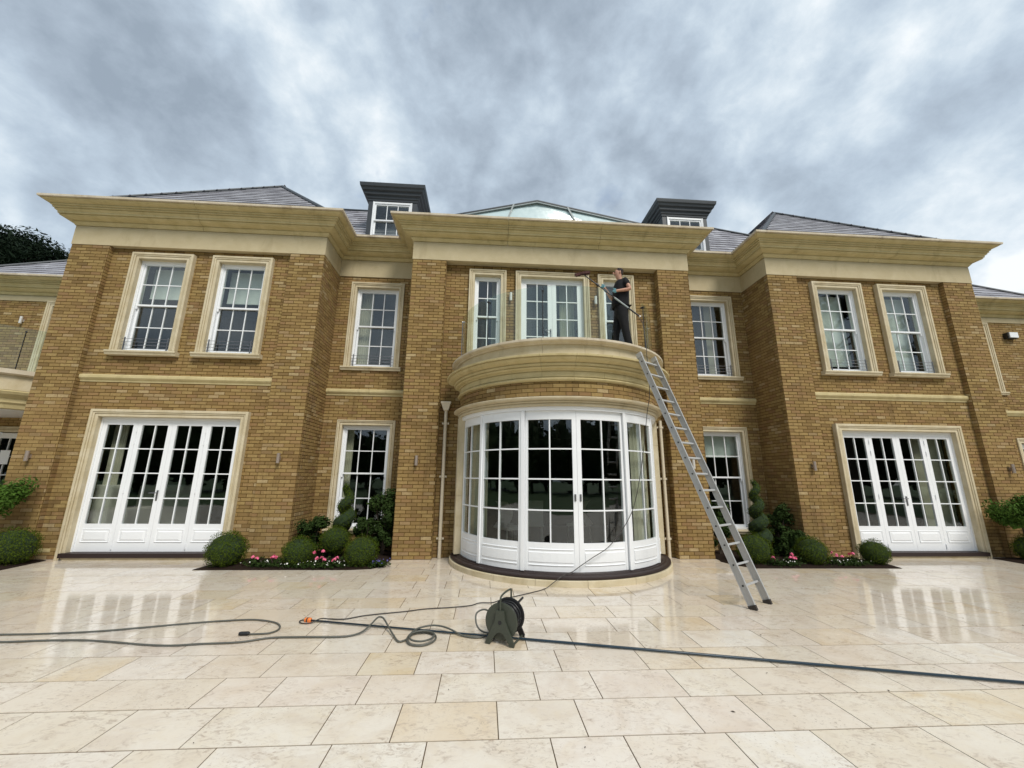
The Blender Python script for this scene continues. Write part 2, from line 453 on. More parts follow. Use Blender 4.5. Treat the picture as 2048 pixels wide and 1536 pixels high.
# ------------------------------------------------------------------ ground
def make_ground():
    m = MB(); m.box(-300, 300, -300, 300, -.5, -.06)
    g = build(m, 'ground', M['grass']); g['kind'] = 'structure'
    m = MB(); m.box(-19, 19, -5.6, 13.0, -.058, -.0045)
    pat = build(m, 'patio', M['joint']); pat['kind'] = 'structure'
    seq = [.771, .473, .677, .575]; per = sum(seq)
    ylw = [(0, -2.074), (2, -2.554), (2, -5.054), (2, .412), (2, -.059), (3, -1.846), (3, 1.894), (0, 2.575+.0), (0, 2.10),
           (6, -3.9), (6, -4.6), (8, -4.0), (5, -1.9), (5, -.3), (4, .8), (4, .45), (5, 4.4), (8, 2.6), (7, -1.7), (5, 6.4), (6, 2.4), (7, .5), (9, 5.2), (3, 5.4)]
    cand = []
    for k in range(-19, 16):
        y0 = 2.983+.4475*k; y1 = y0+.4475
        x = (-.826 if k % 2 == 0 else -1.846)-per*7
        i = 0
        while x < 18:
            w = seq[i % 4]; i += 1
            yel = any(kk == k and x-.02 <= xx < x+w-.02 for kk, xx in ylw)
            if not yel and k > 4 and random.random() < .045: yel = True
            cand.append((x, x+w, y0, y1, yel, k)); x += w
    def bb(c): return px_area([(c[0],c[2],0),(c[1],c[2],0),(c[0],c[3],0),(c[1],c[3],0)])
    cand.sort(key=bb, reverse=True)
    g = .0038
    T = .034
    for c in cand[:300]:
        me = shared_box(CACHE, c[4], 'paving_slab', c[1]-c[0]-2*g, c[3]-c[2]-2*g-.004, T, M['slab_y'] if c[4] else M['slab'])
        o = place('paving_slab', me, pat, ((c[0]+c[1])/2, (c[2]+c[3])/2, -T/2-.0015+random.uniform(0, .001)))
    mb = MB()
    for c in cand[300:]:
        if c[3] > 13: continue
        mb.cur = 1 if c[4] else 0; mb.tone = random.random()*.97+.02
        mb.box(c[0]+g, c[1]-g, c[2]+g+.002, c[3]-g-.002, -.03, -.0015+random.uniform(0, .001))
    build(mb, 'paving', [M['slab'], M['slab_y']], pat, kind='stuff')
make_ground()

# ------------------------------------------------------------------ house
YW = 8.745; YP = 8.855; YR = 9.77; YC = 8.945
XO, XA, XB, XI, C1, C2 = 10.859, 10.055, 6.122, 5.356, 3.33, 2.552
ZF, ZT, ZK = 6.604, 7.059, 7.52
HOUSE = empty('house', (0, 9.5, 0), 'large two storey buff brick house with stone cornices and a round glazed bay', 'house')
CB = Vector((0, 8.74, 0))      # centre of the bay

BR = []      # bricks : (centre, rotz, len, h, depth, full?, tone)
PITCH, LEN, CH, BH = .2185, .2090, .0725, .0635
def brick_area(u0, u1, z0, z1, holes, fn, seed=0, closer=False):
    """fn(u, z) -> (x, y, rotz) of the mortar face"""
    k0 = int(math.floor(z0/CH)); k1 = int(math.ceil(z1/CH))
    for k in range(k0, k1):
        za = max(z0, k*CH+.0045); zb = min(z1, (k+1)*CH-.0045)
        if zb-za < .02: continue
        u = u0-(.5*PITCH if (k+seed) % 2 else 0)+.0045
        while u < u1:
            a, b = max(u, u0), min(u+LEN, u1)
            u += PITCH
            segs = [(a, b)]
            for (ha, hb, hz0, hz1) in holes:
                if zb > hz0+.005 and za < hz1-.005:
                    ns = []
                    for (p, q) in segs:
                        if hb <= p or ha >= q: ns.append((p, q)); continue
                        if ha > p: ns.append((p, ha-.004))
                        if hb < q: ns.append((hb+.004, q))
                    segs = ns
            for p, q in segs:
                if q-p < .02: continue
                x, y, rz = fn((p+q)/2, (za+zb)/2)
                full = abs(q-p-LEN) < 1e-4 and abs(zb-za-BH) < 2e-3
                BR.append((x, y, (za+zb)/2, rz, q-p, zb-za, full, random.random()))
def planar(ax, ay, dx, dy):      # u runs along (dx,dy) from (ax,ay)
    rz = math.atan2(dy, dx)
    def fn(u, z): return ax+dx*u, ay+dy*u, rz
    return fn

def wall(name, ax, ay, dx, dy, u0, u1, z0, z1, holes, thick=.28, seed=0, mat=None, bricks=True):
    """mortar backing with openings; face at the line, solid goes to the left of direction (away from viewer)"""
    nx, ny = -dy, dx                         # into the wall
    if bricks: brick_area(u0, u1, z0, z1, holes, planar(ax, ay, dx, dy), seed)
    holes = [(h[0]-.03, h[1]+.03, h[2]-.03, h[3]+.03) for h in holes]
    us = sorted({u0, u1, *[h[0] for h in holes], *[h[1] for h in holes]}); us = [u for u in us if u0 <= u <= u1]
    zs = sorted({z0, z1, *[h[2] for h in holes], *[h[3] for h in holes]}); zs = [z for z in zs if z0 <= z <= z1]
    mb = MB()
    P = lambda u, d, z: (ax+dx*u+nx*d, ay+dy*u+ny*d, z)
    for i in range(len(us)-1):
        for j in range(len(zs)-1):
            uc, zc = (us[i]+us[i+1])/2, (zs[j]+zs[j+1])/2
            if any(h[0] < uc < h[1] and h[2] < zc < h[3] for h in holes): continue
            for d, rev in ((0, False), (thick, True)):
                q = [P(us[i], d, zs[j]), P(us[i+1], d, zs[j]), P(us[i+1], d, zs[j+1]), P(us[i], d, zs[j+1])]
                mb.add(q[::-1] if rev else q, [(0, 1, 2, 3)])
    for h in list(holes)+[(u0, u1, z0, z1)]:
        a, b, c, d = h
        a, b, c, d = max(a, u0), min(b, u1), max(c, z0), min(d, z1)
        mb.add([P(a,0,c), P(a,thick,c), P(a,thick,d), P(a,0,d)], [(0,1,2,3)])
        mb.add([P(b,0,c), P(b,thick,c), P(b,thick,d), P(b,0,d)], [(3,2,1,0)])
        mb.add([P(a,0,d), P(a,thick,d), P(b,thick,d), P(b,0,d)], [(0,1,2,3)])
        mb.add([P(a,0,c), P(a,thick,c), P(b,thick,c), P(b,0,c)], [(3,2,1,0)])
    return build(mb, name, mat or M['mortar'], HOUSE)

# --- surrounds (profile swept round three sides of an opening)
def ring(x0, x1, z0, z1, prof):
    mb = MB(); path = [(x0, z0, -1, 0), (x0, z1, -1, 1), (x1, z1, 1, 1), (x1, z0, 1, 0)]
    rings = [[(x+sx*t, d, z+sz*t) for t, d in prof] for x, z, sx, sz in path]
    mb.loft(rings, False, False)
    return mb
def surround(x0, x1, z0, z1, yface, ypanel, yback, sill=None, w=.13, name='window_surround', foot=False):
    prof = [(0, yback), (0, yface+.022), (.006, yface+.016), (.050, yface+.016), (.054, yface+.028), (.061, yface+.028), (.064, yface+.006), (.086, yface), (.089, yface+.012), (.095, yface+.012), (.099, yface-.008), (w-.006, yface-.008), (w, yface), (w, ypanel+.004)]
    mb = ring(x0, x1, z0, z1, prof)
    o = build(mb, name, M['stone_pale'], HOUSE)
    if sill:
        mb = MB()
        pr = [(yback, z0), (yface-.045, z0-.002), (yface-.052, z0-.010), (yface-.052, z0-.036), (yface-.040, z0-.044), (yface-.030, z0-.060), (yface-.018, z0-sill), (yface+.10, z0-sill), (yback, z0-.02)]
        e = w+.055
        mb.loft([[(x0-e, y, z) for y, z in pr], [(x1+e, y, z) for y, z in pr]], True, True)
        build(mb, 'window_sill', M['stone_pale'], HOUSE)
    return o

# --- sash window
def pane(parent, x0, x1, z0, z1, y):
    me = shared_box(CACHE, 'g', 'pane', x1-x0, .006, z1-z0, M['glass'])
    place('pane', me, parent, ((x0+x1)/2, y, (z0+z1)/2))
def sash(parent, name, x0, x1, z0, z1, y, cols, rows, st=.042, top=.045, bot=.05, d=.038):
    gx0, gx1, gz0, gz1 = x0+st, x1-st, z0+bot, z1-top
    mb = MB()
    mb.box(x0, gx0, y, y+d, z0, z1); mb.box(gx1, x1, y, y+d, z0, z1)
    mb.box(gx0, gx1, y+.002, y+d-.002, gz1, z1); mb.box(gx0, gx1, y+.002, y+d-.002, z0, gz0)
    bw = .020
    for i in range(1, cols):
        x = gx0+(gx1-gx0)*i/cols; mb.box(x-bw/2, x+bw/2, y+.006, y+d-.006, gz0, gz1)
    for j in range(1, rows):
        z = gz0+(gz1-gz0)*j/rows; mb.box(gx0, gx1, y+.0075, y+d-.0075, z-bw/2, z+bw/2)
    o = build(mb, name, M['white'], parent)
    for i in range(cols):
        for j in range(rows):
            a = gx0+(gx1-gx0)*i/cols; b = gx0+(gx1-gx0)*(i+1)/cols
            c = gz0+(gz1-gz0)*j/rows; e = gz0+(gz1-gz0)*(j+1)/rows
            pane(parent, a+.002, b-.002, c+.002, e-.002, y+d/2)
def sash_window(x0, x1, z0, z1, y, cols=3, ru=2, rl=2, meet=None, cill=True, horns=True):
    meet = meet or (z0+z1)/2
    fw = .052
    mb = MB()
    mb.box(x0, x0+fw, y, y+.15, z0, z1); mb.box(x1-fw, x1, y, y+.15, z0, z1)
    mb.box(x0+fw, x1-fw, y+.001, y+.149, z1-fw, z1)
    mb.box(x0+fw, x1-fw, y-.02, y+.149, z0, z0+.045)
    mb.box(x0, x0+fw*.45, y-.012, y, z0, z1); mb.box(x1-fw*.45, x1, y-.012, y, z0, z1)
    w = build(mb, 'window', M['white'], HOUSE)
    sash(w, 'upper_sash', x0+fw, x1-fw, meet-.02, z1-fw, y+.022, cols, ru, bot=.038)
    sash(w, 'lower_sash', x0+fw, x1-fw, z0+.045, meet+.018, y+.065, cols, rl, top=.035, bot=.06)
    if horns:
        mb = MB()
        for x in (x0+fw+.001, x1-fw-.031): mb.box(x, x+.03, y+.024, y+.058, meet-.09, meet-.021)
        build(mb, 'sash_horn', M['white'], w)
    return w
def guard(x0, x1, z, y):
    mb = MB()
    for k in range(4): mb.tube([(x0, y, z+.06+k*.075), (x1, y, z+.06+k*.075)], .0045, 6)
    for x in (x0+.05, x1-.05): mb.box(x-.009, x+.009, y+.005, y+.023, z, z+.32)
    build(mb, 'window_guard', M['wire'], HOUSE)

WINH = {}
# wing panels and openings
W1 = (8.38, 9.41, 4.165, 6.335); W2 = (6.645, 7.675, 4.165, 6.335)
DO = (6.648, 9.46, 0.0, 2.75)
YF = 8.752
def both(h, s): return h if s > 0 else (-h[1], -h[0], h[2], h[3])
for s in (-1, 1):
    # panel wall of the wing
    h = [both(W1, s), both(W2, s), both((DO[0], DO[1], -.1, DO[3]), s)]
    lo, hi = (XB, XA) if s > 0 else (-XA, -XB)
    wall('wing_wall', 0, YP, 1, 0, lo, hi, 0, ZF+.001, h, .28)
    # piers : front face
    for (a, b) in ((XA, XO), (XI, XB)):
        a, b = (a, b) if s > 0 else (-b, -a)
        wall('pier', 0, YW, 1, 0, a, b, 0, ZF+.001, [], .10)
        brick_area(0, YP-YW-.006, 0, ZF, [], planar(b, YW+.006, 0, 1))      # right reveal
        brick_area(0, YP-YW-.006, 0, ZF, [], planar(a, YP, 0, -1))    # left reveal
    # return wall beside the recess, and outer flank
    if s < 0:
        wall('return_wall', -XI, YW+.005, 0, 1, .11, YR-YW+.1, 0, ZF+.002, [], .25, 1)
        wall('flank_wall', -XO, 14.0, 0, -1, 0, 14-YW-.1, 0, ZF+.002, [], .25)
    else:
        wall('return_wall', XI, YR+.1, 0, -1, .0, YR-YW-.015, 0, ZF+.002, [], .25, 1)
        wall('flank_wall', XO, YW, 0, 1, .10, 14-YW, 0, ZF+.002, [], .25)
    # recess wall
    up = (3.835, 4.89, 4.215, 6.32); dn = (3.79, 4.905, .46, 2.785)
    lo, hi = (C1-.1, XI) if s > 0 else (-XI, -C1+.1)
    wall('recess_wall', 0, YR, 1, 0, lo, hi, 0, ZF+.001, [both(up, s), both(dn, s)], .28, 1)
    # centre piers
    a, b = (C2, C1) if s > 0 else (-C1, -C2)
    wall('pier', 0, YW, 1, 0, a, b, 0, ZF+.001, [], .19)
    brick_area(0, YR-YW, 0, ZF, [], planar(C1, YW+.006, 0, 1) if s > 0 else planar(-C1, YR, 0, -1))
    brick_area(0, YC-YW-.006, 0, ZF, [], planar(C2, YC, 0, -1) if s > 0 else planar(-C2, YW+.006, 0, 1))
    mb = MB()
    mb.box(s*(C1-.1), s*(C1-.001), YW+.18, YR+.2, 0, ZF)
    build(mb, 'pier_core', M['mortar'], HOUSE)
    # stone and joinery
    for o_ in (W1, W2):
        x0, x1, z0, z1 = both(o_, s)
        surround(x0, x1, z0, z1, YF, YP, YF+.32, sill=.095, w=.145)
        sash_window(x0, x1, z0, z1, YF+.135, meet=5.27)
        guard(x0+.02, x1-.02, z0, YF+.05)
    x0, x1, z0, z1 = both(DO, s)
    surround(x0, x1, z0, z1, YF, YP, YF+.30, w=.15, name='door_surround')
    x0, x1, z0, z1 = both(up, s)
    surround(x0, x1, z0, z1, YR-.03, YR, YR+.26, sill=.095, w=.14)
    sash_window(x0, x1, z0, z1, YR+.10, meet=5.31)
    guard(x0+.02, x1-.02, z0, YR-.0)
    x0, x1, z0, z1 = both(dn, s)
    surround(x0, x1, z0, z1, YR-.03, YR, YR+.26, sill=.095, w=.12)
    sash_window(x0, x1, z0, z1, YR+.10, meet=1.674)
# centre panel wall
cw = (1.25, 1.872, 4.20, 6.35); cd = (-.76, .76, 3.9, 6.35)
BAYO = (-2.05, 2.05, -.1, 3.2)
wall('centre_wall', 0, YC, 1, 0, -C2, C2, 0, ZF+.001, [both(cw, 1), both(cw, -1), cd, BAYO], .26)
YCF = 8.865
for s in (-1, 1):
    x0, x1, z0, z1 = both(cw, s)
    surround(x0, x1, z0, z1, YCF, YC, YCF+.3, sill=.08, w=.135)
    sash_window(x0, x1, z0, z1, YCF+.14, cols=2, meet=5.335)
surround(cd[0], cd[1], 3.93, cd[3], YCF, YC, YCF+.3, w=.135, name='door_surround')

# --- doors
def panel_mb(mb, x0, x1, z0, z1, y):
    a = .028
    mb.loft([[(x0,y,z0),(x1,y,z0),(x1,y,z1),(x0,y,z1)], [(x0+a*.3,y-.012,z0+a*.3),(x1-a*.3,y-.012,z0+a*.3),(x1-a*.3,y-.012,z1-a*.3),(x0+a*.3,y-.012,z1-a*.3)],
             [(x0+a,y-.001,z0+a),(x1-a,y-.001,z0+a),(x1-a,y-.001,z1-a),(x0+a,y-.001,z1-a)],
             [(x0+a*2.6,y-.012,z0+a*2),(x1-a*2.6,y-.012,z0+a*2),(x1-a*2.6,y-.012,z1-a*2),(x0+a*2.6,y-.012,z1-a*2)]], True, True)
def leaf(x0, x1, zb, zt, y, gz, cols=2, st=.095, panel=None, rows=4):
    gx0, gx1 = x0+st, x1-st; gz0, gz1 = gz; d = .045
    mb = MB()
    mb.box(x0+.002, gx0, y, y+d, zb, zt); mb.box(gx1, x1-.002, y, y+d, zb, zt)
    mb.box(gx0, gx1, y+.001, y+d-.001, gz1, zt); mb.box(gx0, gx1, y+.001, y+d-.001, zb, gz0)
    for i in range(1, cols):
        x = gx0+(gx1-gx0)*i/cols; mb.box(x-.011, x+.011, y+.004, y+d-.004, gz0, gz1)
    for j in range(1, rows):
        z = gz0+(gz1-gz0)*j/rows; mb.box(gx0, gx1, y+.006, y+d-.006, z-.011, z+.011)
    o = build(mb, 'door_leaf', M['white'], HOUSE)
    for i in range(cols):
        for j in range(rows):
            a = gx0+(gx1-gx0)*i/cols; b = gx0+(gx1-gx0)*(i+1)/cols
            c = gz0+(gz1-gz0)*j/rows; e = gz0+(gz1-gz0)*(j+1)/rows
            pane(o, a+.002, b-.002, c+.002, e-.002, y+d/2)
    if panel:
        m2 = MB(); panel_mb(m2, gx0-.01, gx1+.01, panel[0], panel[1], y-.001); build(m2, 'door_panel', M['white'], o)
    return o
def lever(parent, x, z, y, side):
    mb = MB(); mb.box(x-.015, x+.015, y-.012, y-.001, z-.13, z+.07)
    mb.tube([(x, y-.01, z+.02), (x, y-.05, z+.02), (x+side*.03, y-.055, z+.02), (x+side*.13, y-.055, z+.02)], .009, 8)
    build(mb, 'handle', M['wire'], parent)
for s in (-1, 1):
    x0, x1, z0, z1 = both(DO, s); yd = YF+.135
    mb = MB()
    mb.box(x0, x0+.035, yd-.012, yd+.12, .128, z1); mb.box(x1-.035, x1, yd-.012, yd+.12, .128, z1)
    mb.box(x0+.035, x1-.035, yd-.013, yd+.119, z1-.05, z1)
    build(mb, 'door_frame', M['white'], HOUSE)
    xs = [x0+.035+(x1-x0-.07)*i/4 for i in range(5)]
    lv = [leaf(xs[i], xs[i+1], .130, z1-.052, yd+.004, (.645, 2.60), st=.088, panel=(.30, .55)) for i in range(4)]
    lever(lv[1], xs[2]-.035, 1.22, yd+.004, -1)
    mb = MB()
    for i in (1, 3):
        for z in (.22, 1.28, 2.25, 2.5):
            mb.tube([(xs[i], yd-.006, z-.05), (xs[i], yd-.006, z+.05)], .009, 8)
    build(mb, 'hinge', M['white'], HOUSE)
    mb = MB(); mb.box(x0-.05, x1+.05, YF-.055, yd+.10, .048, .127); build(mb, 'door_threshold', M['sill'], HOUSE)
    mb = MB(); mb.box(x0+.01, x1-.01, YF-.02, yd+.09, -.001, .047); build(mb, 'threshold_stone', M['stone_pale'], HOUSE)
# balcony door
yd = YCF+.14
mb = MB(); mb.box(-.76, -.725, yd-.01, yd+.12, 3.93, 6.35); mb.box(.725, .76, yd-.01, yd+.12, 3.93, 6.35); mb.box(-.725, .725, yd-.011, yd+.119, 6.31, 6.35)
build(mb, 'door_frame', M['white'], HOUSE)
l1 = leaf(-.725, -.0, 3.97, 6.308, yd+.004, (4.42, 6.22), st=.105); l2 = leaf(0, .725, 3.97, 6.308, yd+.004, (4.42, 6.22), st=.105)
lever(l1, -.04, 5.0, yd+.004, -1)

# --- string courses
for s in (-1, 1):
    for (a, b, y) in ((XB, XA, YP), (C1, XI, YR)):
        a, b = (a, b) if s > 0 else (-b, -a)
        pr = [(y+.02, 3.49), (y-.012, 3.49), (y-.02, 3.525), (y-.045, 3.55), (y-.062, 3.575), (y-.062, 3.625), (y-.05, 3.64), (y+.02, 3.665)]
        n = max(1, round((b-a)/1.0)); 
        for i in range(n):
            p0, p1 = a+(b-a)*i/n+.0015, a+(b-a)*(i+1)/n-.0015
            mb = MB(); mb.loft([[(p0, yy, zz) for yy, zz in pr], [(p1, yy, zz) for yy, zz in pr]]); build(mb, 'string_course', M['stone'], HOUSE)

# --- frieze and cornice
def mitre_path(pts):
    out = []
    for i, p in enumerate(pts):
        p = Vector(p)
        ns = []
        if i > 0: d = (p-Vector(pts[i-1])).normalized(); ns.append(Vector((d.y, -d.x)))
        if i < len(pts)-1: d = (Vector(pts[i+1])-p).normalized(); ns.append(Vector((d.y, -d.x)))
        if len(ns) == 1: out.append(ns[0])
        else:
            m = ns[0]+ns[1]; out.append(m/(m.dot(ns[0])))
    return out
CPROF = [(-.03, 7.064), (.028, 7.065), (.030, 7.078), (.044, 7.090), (.062, 7.112), (.075, 7.132), (.062, 7.137), (.062, 7.150), (.095, 7.156), (.150, 7.166), (.205, 7.186), (.222, 7.200), (.205, 7.206), (.205, 7.218), (.238, 7.224), (.240, 7.262), (.262, 7.278), (.285, 7.300),
         (.270, 7.306), (.270, 7.320), (.306, 7.326), (.308, 7.346), (.296, 7.350), (.296, 7.362), (.330, 7.368), (.334, 7.388), (.322, 7.392), (.324, 7.402), (.372, 7.412), (.415, 7.428), (.447, 7.450), (.438, 7.455), (.440, 7.463), (.485, 7.467), (.487, 7.512), (.478, 7.52)]
CTOP = [(.478, 7.52), (.25, 7.535), (-.30, 7.56)]
def cornice(path, prof, top, name='cornice_stone', maxlen=2.6, lift=0.0, mat=None, mtop=None, parent=None):
    ms = mitre_path(path)
    for i in range(len(path)-1):
        a, b = Vector(path[i]), Vector(path[i+1]); L = (b-a).length; n = max(1, round(L/maxlen)); d = (b-a)/L
        for j in range(n):
            rings = []
            for e in (0, 1):
                t = (j+e)/n
                base = a.lerp(b, t)
                if t == 0: off = ms[i]
                elif t == 1: off = ms[i+1]
                else:
                    off = Vector((d.y, -d.x)); base = base+d*(.0035 if e == 0 else -.0035)
                rings.append((base, off))
            mb = MB()
            pr = prof+top[1:]
            mb.loft([[(bs.x+of.x*o, bs.y+of.y*o, z+lift) for o, z in pr] for bs, of in rings], True, True)
            npf = len(prof)-1
            for q in range(len(pr)):
                if q >= npf: mb.mi[q] = 1
            mb.mi[npf-1] = 1; mb.mi[npf-2] = 1; mb.mi[npf-3] = 1
            build(mb, name, [mat or M['stone'], mtop or M['stone_top']], parent or HOUSE)
path = [(-XO, 14.0), (-XO, YW), (-XI, YW), (-XI, YR-.02), (-C1, YR-.02), (-C1, YW), (C1, YW), (C1, YR-.02), (XI, YR-.02), (XI, YW), (XO, YW), (XO, 14.0)]
cornice(path, CPROF, CTOP)
ms = mitre_path(path)
FPR = [(-.30, ZF), (.012, ZF), (.012, 7.052), (-.30, 7.052)]
for i in range(len(path)-1):
    mb = MB()
    rings = [[(path[j][0]+ms[j].x*o, path[j][1]+ms[j].y*o, z) for o, z in FPR] for j in (i, i+1)]
    mb.loft(rings, True, True); build(mb, 'frieze', M['frieze'], HOUSE)

# --- bay
def arc(R, a, c=CB): return (c.x+R*sin(a), c.y-R*cos(a))
def arcsolid(prof, a0, a1, n, c=CB):
    mb = MB()
    mb.loft([[(*arc(R, a0+(a1-a0)*i/n, c), z) for R, z in prof] for i in range(n+1)], True, True)
    return mb
A90 = rad(84)
# stone plinth in blocks
edges = [rad(-88), rad(-62), rad(-38), rad(-19), rad(2), rad(24), rad(47), rad(68), rad(88)]
for i in range(len(edges)-1):
    mb = arcsolid([(1.9, -.002), (2.19, -.002), (2.19, .082), (2.175, .092), (1.9, .092)], edges[i]+.0012, edges[i+1]-.0012, 12)
    build(mb, 'plinth_stone', M['stone_pale'], HOUSE)
mb = arcsolid([(1.85, .093), (2.15, .093), (2.165, .105), (2.165, .128), (2.14, .140), (2.08, .142), (2.06, .155), (2.03, .158), (2.02, .172), (1.85, .172)], rad(-88), rad(88), 64)
build(mb, 'bay_sill', M['sill'], HOUSE, smooth=False)
def bay_leaf(a0, a1, R):
    d = .048; stp = .075/R; zb, zt = .174, 2.735; gz0, gz1 = .60, 2.585
    mb = MB()
    def seg(p, q, z0, z1, r0, r1, n=6):
        mb.loft([[(*arc(r0, p+(q-p)*i/n), z0), (*arc(r1, p+(q-p)*i/n), z0), (*arc(r1, p+(q-p)*i/n), z1), (*arc(r0, p+(q-p)*i/n), z1)] for i in range(n+1)], True, True)
    g0, g1 = a0+stp, a1-stp
    seg(a0+.001, g0, zb, zt, R-d, R, 2); seg(g1, a1-.001, zb, zt, R-d, R, 2)
    seg(g0, g1, gz1, zt, R-d+.001, R-.001); seg(g0, g1, zb, gz0, R-d+.001, R-.006)
    am = (g0+g1)/2; w = .011/R
    seg(am-w, am+w, gz0, gz1, R-d+.006, R-.006, 1)
    for j in range(1, 4):
        z = gz0+(gz1-gz0)*j/4; seg(g0, g1, z-.011, z+.011, R-d+.008, R-.008)
    o = build(mb, 'bay_door_leaf', M['white'], HOUSE)
    for (p, q) in ((g0, am-w), (am+w, g1)):
        for j in range(4):
            c = gz0+(gz1-gz0)*j/4+.011; e = gz0+(gz1-gz0)*(j+1)/4-.011
            m2 = MB(); n = 4
            m2.loft([[(*arc(R-.027, p+(q-p)*i/n), c), (*arc(R-.021, p+(q-p)*i/n), c), (*arc(R-.021, p+(q-p)*i/n), e), (*arc(R-.027, p+(q-p)*i/n), e)] for i in range(n+1)], True, True)
            build(m2, 'pane', M['glass'], o, smooth=False)
    m2 = MB()
    ga, gb = g0+.02/R, g1-.02/R; n = 6
    for zz0, zz1, r in ((.255, .275, R+.006), (.49, .51, R+.006), (.30, .465, R+.004)):
        m2.loft([[(*arc(R-.01, ga+(gb-ga)*i/n), zz0), (*arc(r-.010 if r > R+.005 else r-.014, ga+(gb-ga)*i/n), zz0), (*arc(r, ga+(gb-ga)*i/n), zz0+.012), (*arc(r, ga+(gb-ga)*i/n), zz1-.012), (*arc(r-.010 if r > R+.005 else r-.014, ga+(gb-ga)*i/n), zz1), (*arc(R-.01, ga+(gb-ga)*i/n), zz1)] for i in range(n+1)], True, True)
    build(m2, 'door_panel', M['white'], o)
    return o
la = [rad(26*k) for k in range(-3, 4)]
bl = []
for i in range(6): bl.append(bay_leaf(la[i], la[i+1], 1.995 if i in (0, 2, 3, 5) else 2.025))
for sgn, lf in ((-1, bl[2]), (1, bl[3])):
    a = sgn*.022; x, y = arc(2.003, a)
    mb = MB(); mb.obox((x, y, 1.30), Vector((cos(a), sin(a), 0)), Vector((-sin(a), cos(a), 0)), Vector((0, 0, 1)), (.014, .006, .055))
    build(mb, 'handle', M['wire'], lf)
# mullion covers between sliding leaves
for k in (-2, -1, 1, 2):
    a = la[k+3]
    mb = MB(); x, y = arc(2.03, a); mb.obox((x, y, 1.4545), Vector((cos(a), sin(a), 0)), Vector((-sin(a), cos(a), 0)), Vector((0, 0, 1)), (.030, .014, 1.28))
    build(mb, 'bay_mullion', M['white'], HOUSE)
# white head and stone architrave
build(arcsolid([(1.90, 2.737), (2.045, 2.737), (2.045, 2.765), (2.06, 2.770), (2.06, 2.80), (1.90, 2.80)], rad(-80), rad(80), 60), 'bay_head', M['white'], HOUSE)
build(arcsolid([(1.90, 2.802), (2.10, 2.802), (2.108, 2.815), (2.108, 2.840), (2.095, 2.844), (2.095, 2.853), (2.125, 2.857), (2.130, 2.878), (2.118, 2.882), (2.118, 2.890), (2.165, 2.896), (2.205, 2.910), (2.215, 2.935), (2.19, 2.950), (1.90, 2.952)], rad(-88), rad(88), 64), 'bay_architrave', M['stone_pale'], HOUSE)
for s in (-1, 1):
    a0, a1 = rad(78.3)*s, rad(89)*s
    for z0, z1 in ((.175, 1.25), (1.253, 2.30), (2.303, 2.80)):
        mb = arcsolid([(1.95, z0), (2.12, z0), (2.12, z1), (1.95, z1)], min(a0, a1), max(a0, a1), 4); build(mb, 'bay_jamb_stone', M['stone_pale'], HOUSE)
# brick band (curved)
build(arcsolid([(1.92, 2.953), (2.085, 2.953), (2.085, 3.228), (1.92, 3.228)], rad(-86), rad(86), 60), 'bay_band', M['mortar'], HOUSE)
RB = 2.085
def curved(u, z):
    a = u/RB; x, y = arc(RB, a); return x, y, a
brick_area(-RB*rad(86), RB*rad(86), 2.955, 3.226, [], curved)
# bay cornice, blocking course, slab
prof_c = [(1.9, 3.229), (2.10, 3.229), (2.135, 3.240), (2.150, 3.262), (2.140, 3.282), (2.110, 3.292), (2.098, 3.296), (2.098, 3.306), (2.11, 3.308), (2.11, 3.395), (2.098, 3.399), (2.098, 3.409), (2.125, 3.412), (2.135, 3.430), (2.185, 3.440), (2.205, 3.462), (2.192, 3.467), (2.192, 3.479), (2.225, 3.483), (2.235, 3.515), (2.222, 3.520), (2.222, 3.530), (2.265, 3.536), (2.320, 3.560), (2.355, 3.592), (2.345, 3.598), (2.347, 3.606), (2.385, 3.608), (2.390, 3.638), (2.37, 3.648), (1.9, 3.70)]
ed = [rad(x) for x in (-88, -66, -45, -31, -16, -1, 14, 31, 52, 70, 88)]
for i in range(len(ed)-1):
    build(arcsolid(prof_c, ed[i]+.0008, ed[i+1]-.0008, 8), 'balcony_cornice_stone', M['stone'], HOUSE)
ed = [rad(x) for x in (-88, -70, -51, -37, -15.5, 4, 22, 40, 60, 88)]
for i in range(len(ed)-1):
    build(arcsolid([(1.9, 3.66), (2.17, 3.66), (2.17, 3.865), (1.9, 3.865)], ed[i]+.0008, ed[i+1]-.0008, 8), 'blocking_stone', M['stone_pale'], HOUSE)
    build(arcsolid([(1.9, 3.866), (2.20, 3.866), (2.215, 3.885), (2.255, 3.895), (2.29, 3.915), (2.29, 3.950), (2.27, 3.962), (1.9, 3.972)], ed[i]+.0008, ed[i+1]-.0008, 8), 'balcony_coping', M['stone_top'], HOUSE)
mb = MB(); n = 40
pts = [arc(1.95, rad(-89)+rad(178)*i/n) for i in range(n+1)]
mb.loft([[(x, y, 2.96) for x, y in pts], [(x, y, 3.06) for x, y in pts]], True, True)
build(mb, 'bay_ceiling', M['interior'], HOUSE)
mb = MB(); mb.loft([[(x, y, 3.80) for x, y in pts], [(x, y, 3.968) for x, y in pts]], True, True); mb.box(-1.9, 1.9, 8.72, 9.1, 3.78, 3.967)
build(mb, 'balcony_floor', M['stone_pale'], HOUSE)
